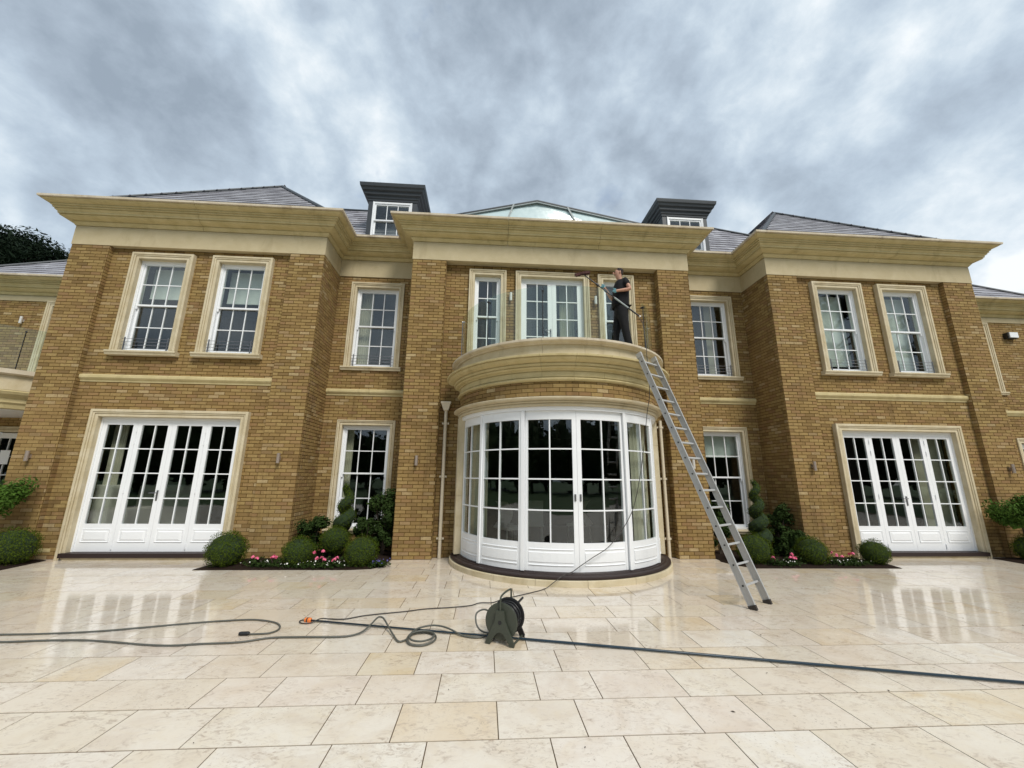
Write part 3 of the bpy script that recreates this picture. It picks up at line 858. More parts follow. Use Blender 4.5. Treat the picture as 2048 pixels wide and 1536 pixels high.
# lead flashing patches of pale efflorescence are left to the stone material
# glass balustrade
BAL = build(arcsolid([(2.088, 3.973), (2.10, 3.973), (2.10, 5.01), (2.088, 5.01)], rad(-86), rad(-46.8), 24), 'glass_balustrade', M['glass_bal'], HOUSE)
for p_, q_ in ((-46.2, -15.7), (-15.1, 20.5), (46, 86)):
    build(arcsolid([(2.088, 3.973), (2.10, 3.973), (2.10, 5.01), (2.088, 5.01)], rad(p_), rad(q_), 24), 'glass_panel', M['glass_bal'], BAL)
for a in (-46.5, -15.4, 14.6, 45.5, -80, 80):
    if a == 14.6: continue
    x, y = arc(2.118, rad(a)); x2, y2 = arc(2.075, rad(a))
    mb = MB(); mb.tube([(x, y, 3.965), (x, y, 4.90)], .008, 8); mb.tube([(x2, y2, 4.91), (*arc(2.135, rad(a)), 4.91)], .020, 10)
    build(mb, 'balustrade_post', M['black_plastic'] if abs(a) < 70 else M['wire'], BAL)

# ------------------------------------------------------------------ bricks out of the list
def make_bricks():
    def corners(b):
        x, y, z, rz, l, h = b[:6]; dx, dy = cos(rz)*l/2, sin(rz)*l/2
        return [(x-dx, y-dy, z-h/2), (x+dx, y+dy, z-h/2), (x-dx, y-dy, z+h/2), (x+dx, y+dy, z+h/2)]
    facing = []
    for i, b in enumerate(BR):
        n = Vector((sin(b[3]), -cos(b[3]), 0)); v = CP-Vector(b[:3])
        facing.append(v.dot(n) > 0)
    full = [i for i, b in enumerate(BR) if b[6] and facing[i]]
    # bricks hidden behind others (door openings, beds) are rare : rank by size in the view
    full.sort(key=lambda i: px_area(corners(BR[i])), reverse=True)
    top = set(full[:300])
    D = .014      # brick depth box ; face stands 7 mm proud of the mortar
    me = shared_box(CACHE, 'b', 'brick', LEN, D, BH, M['brick'])
    mb = MB()
    for i, b in enumerate(BR):
        x, y, z, rz, l, h, f, t = b
        j = random.uniform(.004, .008)
        nx, ny = sin(rz), -cos(rz)
        if i in top:
            place('brick', me, HOUSE, (x+nx*(j-D/2), y+ny*(j-D/2), z), rz)
            continue
        if not facing[i] and z < 6.0 and abs(x) < 10.8 and False: continue
        mb.tone = .02+t*.97
        ax = Vector((cos(rz), sin(rz), 0)); n = Vector((nx, ny, 0)); up = Vector((0, 0, 1))
        tilt = random.uniform(-.002, .002)
        c = Vector((x, y, z)); e = .0022
        bk = [c+ax*(sx*l/2)+up*(sz*h/2)-n*.004 for sx, sz in ((-1,-1),(1,-1),(1,1),(-1,1))]
        fr = [c+ax*(sx*(l/2-e))+up*(sz*(h/2-e))+n*(j+sx*tilt) for sx, sz in ((-1,-1),(1,-1),(1,1),(-1,1))]
        mb.add(bk+fr, [(4,5,6,7),(0,1,5,4),(1,2,6,5),(2,3,7,6),(3,0,4,7)])
    build(mb, 'brickwork', M['brick'], HOUSE, kind='stuff')
# side wings (further back, lower)
for s, yw, zt in ((-1, 11.6, 7.0), (1, 10.62, 7.0)):
    lo, hi = (XO, 19.0) if s > 0 else (-19.0, -XO)
    nose = yw-.44
    if s > 0: holes = [(12.45, 13.50, 4.20, 6.22), (13.72, 15.6, 0, 2.72)]
    else: holes = [(-15.2, -13.83, 0, 2.66), (-13.94, -12.8, 3.95, 6.25)]
    wall('side_wall', 0, yw, 1, 0, lo, hi, 0, zt-.62, holes, .28, 1)
    pr = [(o, z-.52-.14*0) for o, z in CPROF]; tp = [(o, z-.52) for o, z in CTOP]
    cornice([(lo, yw), (hi, yw)], pr, tp, maxlen=2.4)
    mb = MB(); mb.box(lo, hi, yw-.03, yw+.25, zt-.625, zt-.47); build(mb, 'frieze', M['frieze'], HOUSE)
    for h in holes:
        if h[2] > 1:
            surround(h[0], h[1], h[2], h[3], yw-.03, yw, yw+.26, sill=.09 if s > 0 else None, w=.15)
            sash_window(h[0], h[1], h[2], h[3], yw+.10, meet=(h[2]+h[3])/2)
        else:
            surround(h[0], h[1], 0, h[3], yw-.03, yw, yw+.26, w=.14, name='door_surround')
            mid = (h[0]+h[1])/2
            leaf(h[0]+.02, mid, .05, h[3]-.02, yw+.11, (.6, h[3]-.16)); leaf(mid, h[1]-.02, .05, h[3]-.02, yw+.11, (.6, h[3]-.16))
    if s > 0:
        prs = [(yw+.02, 3.49), (yw-.012, 3.49), (yw-.045, 3.55), (yw-.062, 3.575), (yw-.062, 3.625), (yw+.02, 3.665)]
        mb = MB(); mb.loft([[(11.0, a, b) for a, b in prs], [(18.9, a, b) for a, b in prs]]); build(mb, 'string_course', M['stone'], HOUSE)
make_bricks()
# left side balcony (curved)
CL = Vector((-14.4, 11.9, 0))
def larc(prof, name, mat, a0=rad(-80), a1=rad(80), **k): return build(arcsolid(prof, a0, a1, 40, CL), name, mat, HOUSE, **k)
RL = 2.93
larc([(2.3, 3.05), (RL-.22, 3.05), (RL-.20, 3.14), (RL-.16, 3.18), (RL-.16, 3.27), (RL-.05, 3.36), (RL-.02, 3.42), (RL-.12, 3.46), (2.3, 3.46)], 'side_balcony_cornice', M['stone'])
larc([(2.3, 3.461), (RL-.10, 3.461), (RL-.10, 3.80), (2.3, 3.80)], 'side_balcony_course', M['stone_pale'])
larc([(2.3, 3.801), (RL-.05, 3.801), (RL, 3.83), (RL, 3.93), (2.3, 3.94)], 'side_balcony_coping', M['stone_top'])
mb = MB(); pts = [arc(2.5, rad(-88)+rad(176)*i/30, CL) for i in range(31)]
mb.loft([[(x, y, 3.04) for x, y in pts], [(x, y, 3.935) for x, y in pts]], True, True); build(mb, 'side_balcony_floor', M['white'], HOUSE)
gb = larc([(RL-.13, 3.94), (RL-.118, 3.94), (RL-.118, 4.96), (RL-.13, 4.96)], 'side_balustrade', M['glass_bal'], rad(-60), rad(52))
a_ = rad(43); x, y = arc(RL-.10, a_, CL)
mb = MB(); mb.tube([(x, y, 3.93), (x, y, 4.86)], .009, 8); mb.tube([(*arc(RL-.15, a_, CL), 4.87), (*arc(RL-.08, a_, CL), 4.87)], .02, 10); build(mb, 'balustrade_post', M['black_plastic'], gb)

# air brick low in the left wing
mb = MB(); mb.box(-10.02, -9.80, YP-.012, YP+.002, .13, .195)
for k in range(8): mb.box(-10.005+k*.026, -9.992+k*.026, YP-.016, YP-.0125, .14, .185)
build(mb, 'air_brick', M['stone'], HOUSE)

# ------------------------------------------------------------------ roofs
def slates(mb, e0, e1, slope_dir, length, lim=None, row=.27, w=.28):
    """slates on a plane: eave e0->e1, slope_dir unit vector up the slope; lim(h)->(u0,u1)"""
    e0, e1 = Vector(e0), Vector(e1); U = (e1-e0); Lw = U.length; U.normalize()
    Dn = slope_dir.normalized(); n = U.cross(Dn).normalized()
    k = 0; h = 0
    while h < length:
        u0, u1 = lim(h+row*.5) if lim else (0, Lw)
        u = u0-(w/2 if k % 2 else 0)
        while u < u1:
            a, b = max(u, u0)+.003, min(u+w, u1)-.003
            u += w
            if b-a < .03: continue
            mb.tone = .02+random.random()*.96
            t0 = .028+random.uniform(-.003, .004)
            p = [e0+U*a+Dn*h, e0+U*b+Dn*h, e0+U*b+Dn*(h+row+.04), e0+U*a+Dn*(h+row+.04)]
            lo = [p[0]+n*.004, p[1]+n*.004, p[2], p[3]]
            up = [p[0]+n*t0, p[1]+n*t0, p[2]+n*.006, p[3]+n*.006]
            mb.add(lo+up, [(4,5,6,7),(0,1,5,4),(1,2,6,5),(3,0,4,7)])
        h += row; k += 1
def ridge(pts, r=.055, parent=None, name='ridge_roll'):
    mb = MB(); mb.tube(pts, r, 8); build(mb, name, M['lead'], parent or HOUSE)
for s in (-1, 1):
    px, py, pz = 8.12*s, 11.5, 10.46
    half = 3.0; zb = pz-half; 
    rf = MB(); B = [(px-half, py-half, zb), (px+half, py-half, zb), (px+half, py+half+1.5, zb), (px-half, py+half+1.5, zb)]
    rf.add([*B, (px, py, pz), (px, py+1.5, pz)], [(3,2,1,0), (0,1,4), (1,2,5,4), (2,3,5), (3,0,4,5)])
    R_ = build(rf, 'wing_roof', M['slate_under'], HOUSE)
    mb = MB()
    sl = Vector((0, 1, 1)).normalized(); LL = half*math.sqrt(2)
    slates(mb, B[0], B[1], sl, LL-.02, lambda h: (h/math.sqrt(2), 2*half-h/math.sqrt(2)))
    sx = Vector((-s, 0, 1)).normalized()
    # slope that faces outwards
    e0, e1 = (B[1], B[2]) if s > 0 else (B[3], B[0])
    slates(mb, e0, e1, sx, LL-.02, (lambda h: (h/math.sqrt(2), 7.5-h*.7071)))
    build(mb, 'slate', M['slate'], R_, kind='stuff')
    for q in (B[0], B[1]): ridge([(q[0], q[1]-.0, q[2]+.03), (px, py, pz+.03)], .05, R_)
# main roof
mb = MB()
e = [(-9.0, 10.05, 7.75), (11.2, 10.05, 7.75), (6.56, 12.57, 10.50), (-9.0, 12.57, 10.50)]
mb.add([*e, (-9, 14, 10.50), (6.56, 14, 10.50), (-9, 14, 7.5), (11.2, 14, 7.5)], [(0,1,2,3), (3,2,5,4), (1,7,5,2), (0,3,4,6)])
MR = build(mb, 'main_roof', M['slate_under'], HOUSE)
mb = MB(); sd = Vector((0, 2.52, 2.75)).normalized(); LL = math.hypot(2.52, 2.75)
slates(mb, (-7.6, 10.05, 7.75), (11.2, 10.05, 7.75), sd, LL-.02, lambda h: (0, 18.8-h/LL*4.64))
build(mb, 'slate', M['slate'], MR, kind='stuff')
ridge([(-7.8, 12.57, 10.53), (6.56, 12.57, 10.53)], .05, MR); ridge([(6.56, 12.57, 10.53), (11.2, 10.05, 7.8)], .05, MR)
# side wing roofs
SIDE_X, SIDE_S = 16.9, .93
for s, yw in ((-1, 11.6), (1, 10.62)):
    y0 = yw-.05; zb = 7.02; x_in = s*10.9
    x_out, sl_ = (-17.9, .83) if s < 0 else (SIDE_X, SIDE_S)
    rise = 3.4
    A = (x_in, y0, zb); Bq = (x_out, y0, zb); Cq = (x_out-s*rise, y0+rise, zb+rise*sl_); Dq = (x_in, y0+rise, zb+rise*sl_)
    mb = MB(); mb.add([A, Bq, Cq, Dq], [(0,1,2,3) if s > 0 else (3,2,1,0)])
    mb.add([Bq, (x_out, y0+6, zb), Cq], [(0,1,2) if s > 0 else (2,1,0)])
    SR = build(mb, 'side_roof', M['slate_under'], HOUSE)
    L_ = rise*math.hypot(1, sl_); sd = Vector((0, 1, sl_)).normalized(); W_ = abs(x_out-x_in)
    mb = MB()
    if s > 0: slates(mb, A, Bq, sd, L_, lambda h: (0, W_-h/L_*rise))
    else: slates(mb, Bq, A, sd, L_, lambda h: (h/L_*rise, W_))
    build(mb, 'slate', M['slate'], SR, kind='stuff')
    ridge([(Bq[0], Bq[1], Bq[2]+.03), (Cq[0], Cq[1], Cq[2]+.03)], .055, SR)
# dormers
for s in (-1, 1):
    cx = 4.395*s; hw = .70; yf = 10.55
    D = build((lambda m: (m.box(cx-hw, cx-.565, yf, 12.4, 7.9, 9.50), m.box(cx+.565, cx+hw, yf, 12.4, 7.9, 9.50), m.box(cx-.565, cx+.565, yf, 12.4, 9.42, 9.499), m.box(cx-.565, cx+.565, yf, 12.4, 7.9, 8.02), m)[-1])(MB()), 'dormer', M['lead'], HOUSE)
    pr = [(0, 9.44), (.02, 9.45), (.025, 9.50), (.05, 9.52), (.06, 9.58), (.11, 9.61), (.12, 9.68), (.17, 9.71), (.19, 9.77), (.22, 9.80), (.23, 9.86), (.235, 9.90)]
    pa = [(cx-hw, 12.4), (cx-hw, yf), (cx+hw, yf), (cx+hw, 12.4)]
    mm = mitre_path(pa); mb = MB(); full = pr+[(.15, 9.915), (-.2, 9.93)]
    mb.loft([[(pa[j][0]+mm[j].x*o, pa[j][1]+mm[j].y*o, z) for o, z in full] for j in range(4)], True, True); build(mb, 'dormer_cornice', M['lead'], D)
    mb = MB(); mb.box(cx-.8, cx+.8, yf-.1, 12.4, 9.88, 9.925); build(mb, 'dormer_roof', M['lead'], D)
    sash_window(cx-.56, cx+.56, 8.03, 9.415, yf-.02, cols=3, ru=1, rl=1, meet=8.83, horns=False)
    mb = MB(); mb.box(cx-.55, cx+.55, yf+.6, yf+.62, 8.1, 9.45); build(mb, 'dormer_inner', M['interior'], D)
# glazed lantern over the centre
yl = 12.0
mb = MB()
L0, L1, PK = (-2.55, 10.24), (3.0, 10.33), (0.0, 10.86)
L1 = (2.75, 10.24)
def raker(a, b, w, y0, y1, dz=0):
    mb.loft([[(a[0], y0, a[1]+dz), (a[0], y1, a[1]+dz), (a[0], y1, a[1]+dz-w), (a[0], y0, a[1]+dz-w)], [(b[0], y0, b[1]+dz), (b[0], y1, b[1]+dz), (b[0], y1, b[1]+dz-w), (b[0], y0, b[1]+dz-w)]])
PK = (0, 10.635)
raker((-3.4, 9.765), PK, .045, yl-.35, yl+1.5); raker(PK, (3.9, 9.885), .045, yl-.35, yl+1.5)
raker((-3.4, 9.765), PK, .05, yl-.22, yl+1.4, -.02); raker(PK, (3.9, 9.885), .05, yl-.22, yl+1.4, -.02)
LT = build(mb, 'roof_lantern', M['lead'], HOUSE)
mb = MB(); raker((-3.3, 9.79), PK, .035, yl-.34, yl-.30, -.05); raker(PK, (3.7, 9.92), .035, yl-.34, yl-.30, -.05)
build(mb, 'lantern_frame', M['grey_frame'], LT)
yl -= .28
mb = MB(); mb.add([(-3.2, yl-.25, 9.0), (3.6, yl-.25, 9.0), (3.6, yl, 9.92), (0, yl+.04, 10.60), (-3.2, yl, 9.80)], [(0,1,2,3,4)])
mb.add([(-3.2, yl-.24, 9.0), (3.6, yl-.24, 9.0), (3.6, yl+.01, 9.92), (0, yl+.05, 10.60), (-3.2, yl+.01, 9.80)], [(4,3,2,1,0)])
build(mb, 'lantern_pane', M['painted_sky_glass'], LT)
for x, t in ((-.78, 10.42), (1.02, 10.40)):
    mb = MB(); mb.bar((x, yl-.06, t), (x*1.55, yl-.10, 9.2), .05, .05, Vector((0, 1, 0))); build(mb, 'glazing_bar', M['grey_frame'], LT)

# ------------------------------------------------------------------ rooms behind the windows
def room(x0, x1, y0, y1, z0, z1):
    mb = MB()
    q = [(x0,y0,z0),(x1,y0,z0),(x1,y1,z0),(x0,y1,z0),(x0,y0,z1),(x1,y0,z1),(x1,y1,z1),(x0,y1,z1)]
    mb.add(q, [(0,1,2,3)]); mb.cur = 0
    mb.mi[-1] = 1
    mb.add(q, [(7,6,5,4), (1,5,6,2), (2,6,7,3), (3,7,4,0)])
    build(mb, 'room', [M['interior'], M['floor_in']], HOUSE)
for s in (-1, 1):
    for z0, z1 in ((.10, 2.95), (3.30, 6.85)):
        a, b = (6.0, 10.5) if s > 0 else (-10.5, -6.0)
        room(a, b, YP+.28, 13.5, z0, z1)
        a, b = (3.35, 5.3) if s > 0 else (-5.3, -3.35)
        room(a, b, YR+.28, 13.5, z0, z1)
        a, b = (10.95, 14.6) if s > 0 else (-14.6, -10.95)
        room(a, b, (10.62 if s > 0 else 11.6)+.28, 15.0, z0, z1)
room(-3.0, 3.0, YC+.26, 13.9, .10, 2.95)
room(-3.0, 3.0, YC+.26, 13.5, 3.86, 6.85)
mb = MB(); pts = [arc(1.93, rad(-89)+rad(178)*i/30) for i in range(31)]
mb.loft([[(x, y, .0) for x, y in pts], [(x, y, .10) for x, y in pts]], True, True); build(mb, 'bay_floor', M['floor_in'], HOUSE)
# unseen deck added under the roofs to block light from leaking in
mb = MB(); mb.box(-XO+.05, XO-.05, YR+.3, 14.0, 6.95, 7.0); mb.box(-XO+.05, -XI-.05, YW+.3, YR+.29, 6.95, 7.0); mb.box(XI+.05, XO-.05, YW+.3, YR+.29, 6.95, 7.0); mb.box(-C1+.05, C1-.05, YW+.3, YR+.29, 6.95, 7.0)
build(mb, 'light_block_deck', M['interior'], HOUSE)
mb = MB(); mb.box(-XO+.1, XO-.1, 14.0, 14.2, 0, 9); build(mb, 'rear_wall', M['mortar'], HOUSE)

# curtains, blinds, furniture
def curtain(x0, x1, y, z0, z1, label, amp=.035, folds=None, mat='curtain', group='curtains seen behind the window glass'):
    n = folds or max(6, int(abs(x1-x0)/.05)); mb = MB(); r0, r1 = [], []
    for i in range(n*3+1):
        t = i/(n*3); x = x0+(x1-x0)*t; yy = y+amp*sin(t*n*2*math.pi)+random.uniform(-.006, .006)
        r0.append((x, yy, z0)); r1.append((x, yy, z1))
    mb.loft([r0, r1], False, False)
    return tag(build(mb, 'curtain', M[mat], smooth=True), label, 'curtain', group)
def bay_curtain(a0, a1, label):
    mb = MB(); r0, r1 = [], []; n = 60
    for i in range(n+1):
        a = rad(a0)+(rad(a1)-rad(a0))*i/n; R = 1.80+.03*sin(i*1.3)
        x, y = arc(R, a); r0.append((x, y, .18)); r1.append((x, y, 2.72))
    mb.loft([r0, r1], False, False); tag(build(mb, 'curtain', M['curtain'], smooth=True), label, 'curtain', 'curtains seen behind the window glass')
def blind(x0, x1, y, z0, z1, label):
    mb = MB(); mb.box(x0, x1, y, y+.012, z0+.02, z1); mb.box(x0, x1, y-.008, y+.02, z0, z0+.02)
    return tag(build(mb, 'roller_blind', M['blind']), label, 'blind', 'roller blinds behind the sash windows')
curtain(-9.50, -9.22, YP+.42, .12, 2.85, 'pale linen curtain behind the leftmost leaf of the left garden doors', .05)
curtain(7.0-.55, 6.62, YP+.40, .12, 2.85, 'sliver of pale curtain at the left edge of the right garden doors')
curtain(8.85, 9.6, YP+.42, .12, 2.85, 'pale linen curtain behind the rightmost leaf of the right garden doors', .05)
bay_curtain(-84, -54, 'olive beige curtain behind the left end of the curved bay doors')
bay_curtain(38, 84, 'olive beige curtain behind the right end of the curved bay doors')
curtain(-4.95, -4.72, YR+.38, .4, 2.85, 'narrow white curtain in the ground floor window behind the left spiral topiary')
curtain(-4.95, -4.55, YR+.38, 4.1, 6.4, 'white curtain at the left of the upper window between left wing and balcony')
curtain(-3.98, -3.80, YR+.38, 4.1, 6.4, 'narrow white curtain at the right of the upper window between left wing and balcony')
curtain(4.45, 4.65, YR+.38, 4.1, 6.4, 'white curtain behind the upper window between balcony and right wing')
curtain(.25, .62, YC+.45, 3.95, 6.5, 'white curtain behind the right leaf of the balcony doors')
curtain(-1.45, -1.28, YC+.45, 3.95, 6.5, 'thin white curtain in the narrow window left of the balcony doors')
bz = YP+.36
blind(-9.36, -8.42, bz, 5.55, 6.3, 'white roller blind half down in the outer upper window of the left wing')
blind(-7.64, -6.68, bz, 5.50, 6.3, 'white roller blind half down in the inner upper window of the left wing')
blind(6.68, 7.64, bz, 4.4, 6.3, 'pale blind nearly closed in the inner upper window of the right wing')
blind(8.42, 9.36, bz, 4.3, 6.3, 'pale blind nearly closed in the outer upper window of the right wing')
blind(3.80, 4.90, YR+.33, 2.17, 2.80, 'white roller blind at the top of the ground floor window behind the ladder')
def armchair(x, y, rz, label, sc=1.0):
    t = empty('armchair', (x, y, .10), label, 'armchair')
    def p(name, *b):
        m = MB(); m.box(*b); 
        me, og = m.mesh(name, M['sofa'], None); o = place(name, me, None, (0,0,0)); o.parent = t; o.location = og
        bv = o.modifiers.new('bevel', 'BEVEL'); bv.width = .05; bv.segments = 3
    p('seat', -.40, .40, -.38, .35, .12, .45); p('backrest', -.46, .46, .30, .55, .12, 1.05)
    p('armrest', -.56, -.41, -.38, .30, .12, .66); p('armrest', .41, .56, -.38, .30, .12, .66); p('cushion', -.35, .35, .15, .29, .46, .86)
    t.rotation_euler = (0, 0, rz); t.scale = (sc, sc, sc)
armchair(-9.70, 9.85, rad(176), 'pale upholstered armchair seen low through the leftmost leaf of the left garden doors', 1.22)
armchair(-9.35, 11.2, rad(200), 'pale armchair further inside behind the left garden doors', 1.2)
def dining(x, y, rz, label):
    t = empty('dining_chair', (x, y, .10), label, 'chair', 'white curved dining chairs inside the bay')
    m = MB()
    rings = []
    for i in range(9):
        q = i/8; ang = rad(200)*q-rad(10)
        rings.append([(-.22+.02*j, .22-.18*sin(ang*.9)+.02, .45+.55*q) for j in (0, 1)]+[(.20+.02*j, .22-.18*sin(ang*.9)+.05, .45+.55*q) for j in (0, 1)])
    m.loft(rings, True, True)
    me, og = m.mesh('backrest', M['sofa'], (0,0,0)); o = place('backrest', me, None, (0,0,0)); o.parent = t
    m = MB(); m.box(-.22, .22, -.22, .22, .42, .48); me, og = m.mesh('seat', M['sofa'], (0,0,0)); o = place('seat', me, None, (0,0,0)); o.parent = t
    for a in (-1, 1):
        for b in (-1, 1):
            m = MB(); m.tube([(a*.18, b*.18, .42), (a*.21, b*.21, 0)], [.018, .011], 6); me, og = m.mesh('leg', M['sofa'], (0,0,0)); o = place('leg', me, None, (0,0,0)); o.parent = t
    t.rotation_euler = (0, 0, rz)
dining(-.95, 9.3, rad(120), 'white curved dining chair behind the second bay door leaf from the left')
dining(-.35, 9.9, rad(175), 'white dining chair seen through the left middle bay door leaf')
dining(.75, 10.0, rad(230), 'white dining chair seen through the right middle bay door leaf')

# ------------------------------------------------------------------ wall lights, pipes, alarm
def wall_light(x, z, y, label, mat='light', h=.20):
    t = empty('wall_light', (x, y, z-h/2), label, 'wall light', 'cylinder wall lights on the brickwork')
    m = MB(); m.tube([(x, y-.075, z-h/2), (x, y-.075, z+h/2)], .033, 14); build(m, 'lamp_body', M[mat], t)
    m = MB(); m.box(x-.02, x+.02, y-.045, y, z-.04, z+.03); build(m, 'bracket', M[mat], t)
wall_light(-10.5, 1.93, YW, 'small cylinder wall light on the outermost left pier')
wall_light(-5.73, 1.95, YW, 'small cylinder wall light on the pier right of the left garden doors')
wall_light(-2.95, 1.94, YW, 'small cylinder wall light on the pier beside the left downpipe')
wall_light(3.0, 1.94, YW, 'small cylinder wall light on the pier behind the ladder', 'light_white')
wall_light(5.77, 1.93, YW, 'small cylinder wall light on the pier left of the right garden doors')
wall_light(10.55, 1.93, YW, 'small cylinder wall light on the outermost right pier')
wall_light(-1.007, 5.80, YC, 'pale cylinder wall light left of the balcony doors', 'light_white')
wall_light(1.04, 5.79, YC, 'pale cylinder wall light between the balcony doors and the man', 'light_white')
wall_light(-14.59, 5.78, 11.6, 'pale wall light above the glass of the far left balcony', 'light_white')
def downpipe(s, label, hopper):
    x = s*2.405; y = YC-.075
    t = empty('downpipe', (x, y, 0), label, 'downpipe')
    m = MB(); m.tube([(x, y, 0), (x, y, 3.04 if hopper else 2.9)], .036, 14)
    for z in (.38, 1.62, 2.75): m.tube([(x, y, z-.025), (x, y, z+.025)], .043, 14); m.box(x-.075, x+.075, y+.01, y+.03, z-.02, z+.02)
    build(m, 'pipe', M['white_soft'], t)
    if hopper:
        m = MB(); m.loft([[(x-.05, y-.06, 3.03), (x+.05, y-.06, 3.03), (x+.05, y+.06, 3.03), (x-.05, y+.06, 3.03)], [(x-.10, y-.10, 3.18), (x+.10, y-.10, 3.18), (x+.10, y+.07, 3.18), (x-.10, y+.07, 3.18)], [(x-.108, y-.108, 3.18), (x+.108, y-.108, 3.18), (x+.108, y+.07, 3.18), (x-.108, y+.07, 3.18)], [(x-.108, y-.108, 3.22), (x+.108, y-.108, 3.22), (x+.108, y+.07, 3.22), (x-.108, y+.07, 3.22)]])
        build(m, 'hopper', M['white_soft'], t)
downpipe(-1, 'cream downpipe with a box hopper left of the curved bay', True)
downpipe(1, 'cream downpipe in the corner right of the curved bay', False)
m = MB(); m.box(14.08, 14.40, 10.50, 10.615, 5.85, 6.03); AL = build(m, 'alarm_box', M['black_plastic']); tag(AL, 'white alarm box high on the far right side wall', 'alarm box')
m = MB(); m.box(14.12, 14.39, 10.47, 10.499, 5.87, 6.03); build(m, 'cover', M['white'], AL)
m = MB(); m.box(-14.20, -13.96, 11.60, 11.61, 1.82, 2.18); tag(build(m, 'notice', M['white']), 'white paper notice on the far left side door', 'notice')

# ------------------------------------------------------------------ ladder
def ladder():
    f0 = Vector((1.93, 5.44, 0)); f1 = Vector((2.30, 5.69, 0)); back = Vector((-.56, .83, 0)).normalized()
    rise = (back*1.432*1.0013+Vector((0, 0, 3.72))); L = rise.length; d = rise.normalized()
    side = (f1-f0).normalized(); f1 = f0+side*.445
    nrm = side.cross(d).normalized()
    t = empty('ladder', f0, 'long aluminium ladder leaning from the patio against the balcony edge', 'ladder')
    def rail(f):
        m = MB(); c = f+d*L/2
        m.obox(c, d, side, nrm, (L/2, .004, .046))
        m.obox(c+nrm*.044, d, side, nrm, (L/2-.001, .014, .0035)); m.obox(c-nrm*.044, d, side, nrm, (L/2-.001, .014, .0035))
        return build(m, 'side_rail', M['alu'], t)
    r0, r1 = rail(f0), rail(f1)
    for k in range(15):
        s_ = .28+k*.2555; p = f0+d*s_; q = f1+d*s_
        m = MB(); m.obox((p+q)/2, side, d, nrm, ((q-p).length/2, .013, .015)); build(m, 'rung', M['alu'], t)
        m = MB(); m.tube([p-side*.0045, p-side*.0095], .012, 10); build(m, 'rung_end', M['black_plastic'], t)
    for f in (f0, f1):
        m = MB(); m.obox(f+d*.02, d, side, nrm, (.03, .019, .05)); build(m, 'foot', M['boot'], t)
        m = MB(); m.obox(f+d*(L+.0), d, side, nrm, (.045, .02, .052)); m.obox(f+d*(L-.02)+side*.05, side, d, nrm, (.045, .012, .012)); build(m, 'end_cap', M['alu'], t)
ladder()

# ------------------------------------------------------------------ hoses, pole on the ground, reel
def smooth(pts, k=6):
    P = [Vector(p) for p in pts]; out = []
    for i in range(len(P)-1):
        p0, p1, p2, p3 = P[max(i-1, 0)], P[i], P[i+1], P[min(i+2, len(P)-1)]
        for j in range(k):
            t = j/k
            out.append(.5*((2*p1)+(p2-p0)*t+(2*p0-5*p1+4*p2-p3)*t*t+(3*p1-p0-3*p2+p3)*t**3))
    out.append(P[-1]); return out
def hose(pts, r, mat, name, label, cat='hose', z=None, k=6):
    m = MB(); m.tube(smooth(pts, k), r, 8)
    return tag(build(m, name, M[mat], smooth=True), label, cat)
z1 = .0125
hA = hose([(-9.5, 4.95, z1), (-7.6, 4.9, z1), (-6.37, 4.88, z1), (-5.9, 4.89, z1), (-5.47, 4.94, z1), (-5.06, 5.05, z1), (-4.63, 5.17, z1), (-4.24, 5.24, z1), (-4.02, 5.23, z1), (-3.81, 5.14, z1), (-3.70, 5.02, z1), (-3.67, 4.90, z1), (-3.72, 4.82, z1), (-3.84, 4.80, z1), (-3.90, 4.80, z1)], .0085, 'pipe_grey', 'hose', 'grey hose lying in a hook shape with a loose end, left side of the patio')
m = MB(); m.tube([(-3.90, 4.80, .019), (-3.915, 4.80, .019), (-3.985, 4.795, .019), (-4.0, 4.794, .019)], [.014, .019, .019, .015], 10); build(m, 'connector', M['black_plastic'], hA)
hose([(-9.5, 4.72, z1), (-7.4, 4.66, z1), (-6.15, 4.68, z1), (-5.81, 4.70, z1), (-5.45, 4.70, z1), (-5.13, 4.65, z1), (-4.78, 4.57, z1), (-4.48, 4.53, z1), (-4.23, 4.56, z1), (-3.88, 4.59, z1), (-3.64, 4.69, z1), (-3.35, 4.70, z1), (-3.05, 4.69, z1), (-2.88, 4.71, z1), (-2.77, 4.79, .02), (-2.71, 4.93, .05), (-2.68, 5.03, .075), (-2.65, 5.05, .085), (-2.60, 5.02, .075), (-2.51, 4.86, .045), (-2.41, 4.67, .02), (-2.34, 4.55, z1), (-2.28, 4.58, z1), (-2.25, 4.68, z1), (-2.21, 4.75, z1),
      (-2.10, 4.78, z1), (-2.01, 4.72, z1), (-1.98, 4.62, z1), (-2.01, 4.51, z1), (-2.09, 4.44, z1), (-2.20, 4.46, z1), (-2.26, 4.56, .02), (-2.25, 4.68, .03), (-2.18, 4.75, .034), (-2.09, 4.755, .034), (-2.02, 4.70, .034), (-2.0, 4.62, .034), (-2.03, 4.53, .034), (-2.11, 4.48, .034), (-2.20, 4.51, .034), (-2.245, 4.60, .034), (-2.235, 4.73, .036), (-2.18, 4.83, .04), (-2.06, 4.885, .045), (-1.94, 4.85, .045), (-1.83, 4.77, .035), (-1.72, 4.68, .014), (-1.60, 4.625, z1), (-1.50, 4.64, z1), (-1.43, 4.72, .03), (-1.39, 4.80, .09), (-1.42, 4.84, .17), (-1.50, 4.82, .215), (-1.58, 4.76, .19), (-1.57, 4.70, .10), (-1.50, 4.66, .05), (-1.36, 4.60, .06), (-1.28, 4.60, .09)],
     .0090, 'pipe_grey', 'hose', 'grey hose with a sharp kink and a coil, running into the reel')
